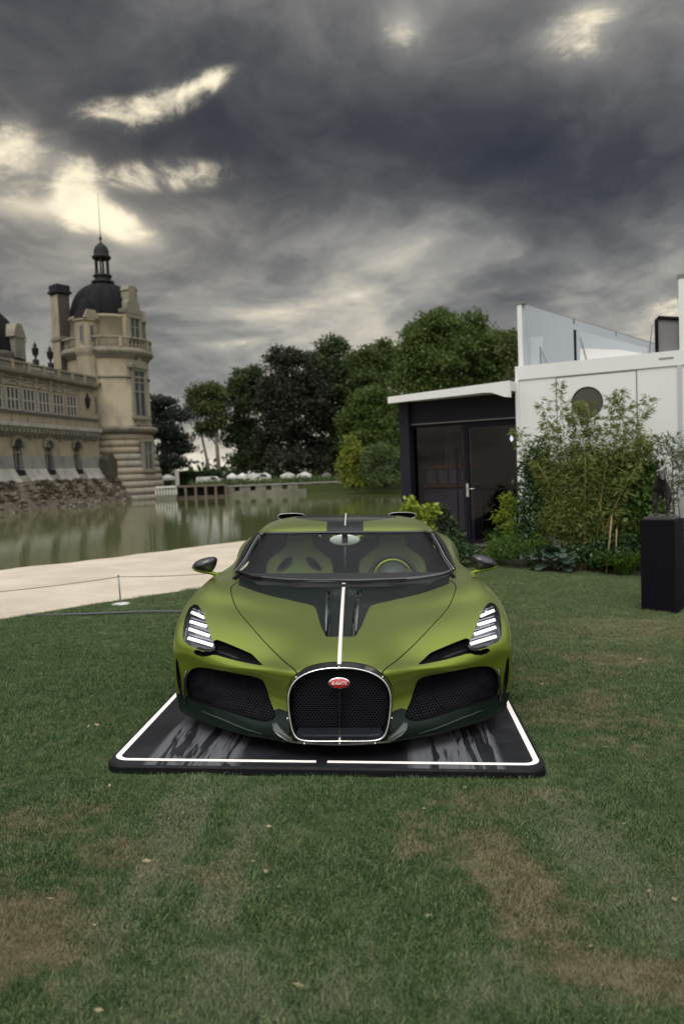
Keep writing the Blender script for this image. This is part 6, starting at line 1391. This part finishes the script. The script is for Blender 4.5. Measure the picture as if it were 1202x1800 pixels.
def strap(x, y, n, L, wd, m, label, seed, name, arch_=.9, cat='plant'):
    root = empty(name, EL(x, y), EA, label, cat); rg = random.Random(seed); mb = MB()
    for k in range(n):
        a = rg.uniform(0, 6.283); l = L * rg.uniform(.6, 1.1); r0 = rg.uniform(0, .06); q = []; b2 = rg.uniform(.5, arch_)
        for i in range(6):
            f = i / 5; q.append(Vector((math.cos(a) * (r0 + l * b2 * f), math.sin(a) * (r0 + l * b2 * f) * .8, l * (1.25 * f - 1.0 * b2 * f * f))))
        s_ = Vector((-math.sin(a), math.cos(a), 0)) * wd; vs = []
        for i, p in enumerate(q): w_ = math.sin(math.pi * (.15 + .85 * i / 5)) ; vs += [p - s_ * w_, p + Vector((0, 0, -.004)), p + s_ * w_]
        mb.add(vs, [f_ for i in range(5) for f_ in ((i * 3, i * 3 + 1, i * 3 + 4, i * 3 + 3), (i * 3 + 1, i * 3 + 2, i * 3 + 5, i * 3 + 4))], True)
    o = mb.build('strap_leaves', m, root); o['kind'] = 'stuff'
strap(2.02, -1.45, 190, .66, .011, leafmat('day_lily_leaves', (.05, .11, .015), (.09, .17, .02), (.14, .22, .03)), 'arching strap leaved day lily just left of the black plinth', 51, 'day_lily')
strap(-.22, -1.05, 120, .45, .005, leafmat('variegated_grass', (.20, .24, .12), (.28, .30, .18), (.38, .38, .26)), 'pale variegated grass tuft at the left tip of the bed', 52, 'ornamental_grass')
def biglobed():
    root = empty('big_leaf_plant', EL(.95, -1.42), EA, 'plant with large dusky blue green lobed leaves at the lawn edge', 'plant'); rg = random.Random(8)
    m = leafmat('dusky_large_leaves', (.045, .085, .060), (.060, .10, .072), (.09, .13, .09), .5, .12)
    for k in range(16):
        a = rg.uniform(0, 6.283); L = rg.uniform(.15, .24); c = Vector((rg.uniform(-.28, .28), rg.uniform(-.2, .12), rg.uniform(.08, .42))); vs = [c]; n = 15
        for i in range(n):
            q = -math.pi * .85 + 1.7 * math.pi * i / (n - 1); rr = L * (.55 + .45 * abs(math.cos(q * 2.5))) * (1.0 - .25 * abs(q) / math.pi); vs.append(c + Vector((math.cos(q + a) * rr, math.sin(q + a) * rr * .8 - .02, -rr * .45 * math.cos(q) * .6 + .03 * math.sin(3 * q))))
        o = raw('leaf', vs, [(0, i, i + 1) for i in range(1, n)], m, root)
        MB().tube([(c.x * .2, c.y * .2, 0), tuple(c)], .006, 5).build('leaf_stalk', m_bark, root)
biglobed()
pot = empty('plant_pot', EL(1.66, -1.15), EA, 'black plant pot at the foot of the bamboo canes', 'plant pot')
MB().lathe([(.0, 0), (.15, 0), (.18, .17), (.195, .17), (.195, .20), (.17, .20), (.165, .15), (0, .15)], 24).build('pot', m_black, pot); pot.location.z += .06

# ---- black plinth and bronze horse
pc_ = Vector((3.657, 8.897, G(3.657))); PA = R(-39)
pl_ = empty('display_plinth', pc_, PA, 'matt black square plinth carrying the bronze horse', 'plinth')
MB().box((-.19, -.19, -.03), (.19, .19, 1.05), bevel=.004).build('plinth_body', mat('matt_black_paint', (.0045, .004, .0075), .65, spec=.1), pl_)
st = empty('horse_statue', pc_ + Vector((0, 0, 1.05)), PA, 'small dark bronze standing horse on a stone slab on top of the black plinth', 'statue')
MB().box((-.16, -.16, 0), (.16, .165, .028), bevel=.004).build('base_slab', mat('dark_slab', (.05, .045, .05), .45), st)
MB().box((-.12, -.13, .028), (.125, .13, .045), bevel=.004).build('bronze_base', mat('bronze_base', (.10, .09, .085), .4, metal=.6), st)
def horse():
    V = []; E = []; Rd = []
    def v(p, r): V.append(p); Rd.append(r); return len(V) - 1
    def chain(a, pts):
        for p, r in pts: b2 = v(p, r); E.append((a, b2)); a = b2
        return a
    pelvis = v((0, .13, .34), .050); mid_ = v((0, .04, .33), .052); ch = v((0, -.06, .34), .055); E += [(pelvis, mid_), (mid_, ch)]
    nk = chain(ch, [((0, -.11, .39), .040), ((.005, -.14, .44), .030), ((.01, -.15, .475), .024)]); chain(nk, [((.012, -.185, .455), .022), ((.015, -.215, .42), .014), ((.015, -.225, .405), .012)])
    chain(nk, [((-.006, -.142, .508), .004)]); chain(nk, [((.026, -.142, .508), .004)])
    for sx_, dy_ in ((-1, 0), (1, -.02)):
        chain(ch, [((.035 * sx_, -.07 + dy_, .29), .027), ((.038 * sx_, -.075 + dy_, .20), .013), ((.038 * sx_, -.078 + dy_, .175), .013), ((.037 * sx_, -.07 + dy_, .10), .0085), ((.037 * sx_, -.068 + dy_, .07), .010), ((.037 * sx_, -.08 + dy_, .050), .012)])
        chain(pelvis, [((.038 * sx_, .13 - dy_, .28), .036), ((.040 * sx_, .10 - dy_, .215), .018), ((.040 * sx_, .15 - dy_, .16), .012), ((.039 * sx_, .145 - dy_, .09), .009), ((.039 * sx_, .14 - dy_, .065), .010), ((.039 * sx_, .128 - dy_, .050), .012)])
    chain(pelvis, [((0, .19, .345), .016), ((0, .21, .28), .014), ((0, .20, .19), .007)])
    me = bpy.data.meshes.new('horse_body'); me.from_pydata(V, E, []); o = bpy.data.objects.new('horse_body', me); COL.objects.link(o)
    sk_ = o.modifiers.new('skin', 'SKIN'); bpy.context.view_layer.update()
    for i, r in enumerate(Rd): me.skin_vertices[0].data[i].radius = (r, r)
    me.skin_vertices[0].data[0].use_root = True; sb = o.modifiers.new('sub', 'SUBSURF'); sb.levels = sb.render_levels = 2
    bpy.context.view_layer.update(); m2 = bpy.data.meshes.new_from_object(o.evaluated_get(bpy.context.evaluated_depsgraph_get())); bpy.data.objects.remove(o)
    m2.polygons.foreach_set('use_smooth', [True] * len(m2.polygons)); m2.materials.clear(); h_ = bpy.data.objects.new('horse_body', m2); finish(h_, st, mat('aged_bronze', (.055, .045, .045), .42, metal=.55, var=.6, vscale=14)); h_.rotation_euler.z = R(14); h_.scale = (1.75, 1.2, 1.12); h_.location.z = -.008
    return h_
if not hasattr(bpy.types.Mesh, 'x'): hb_ = horse()
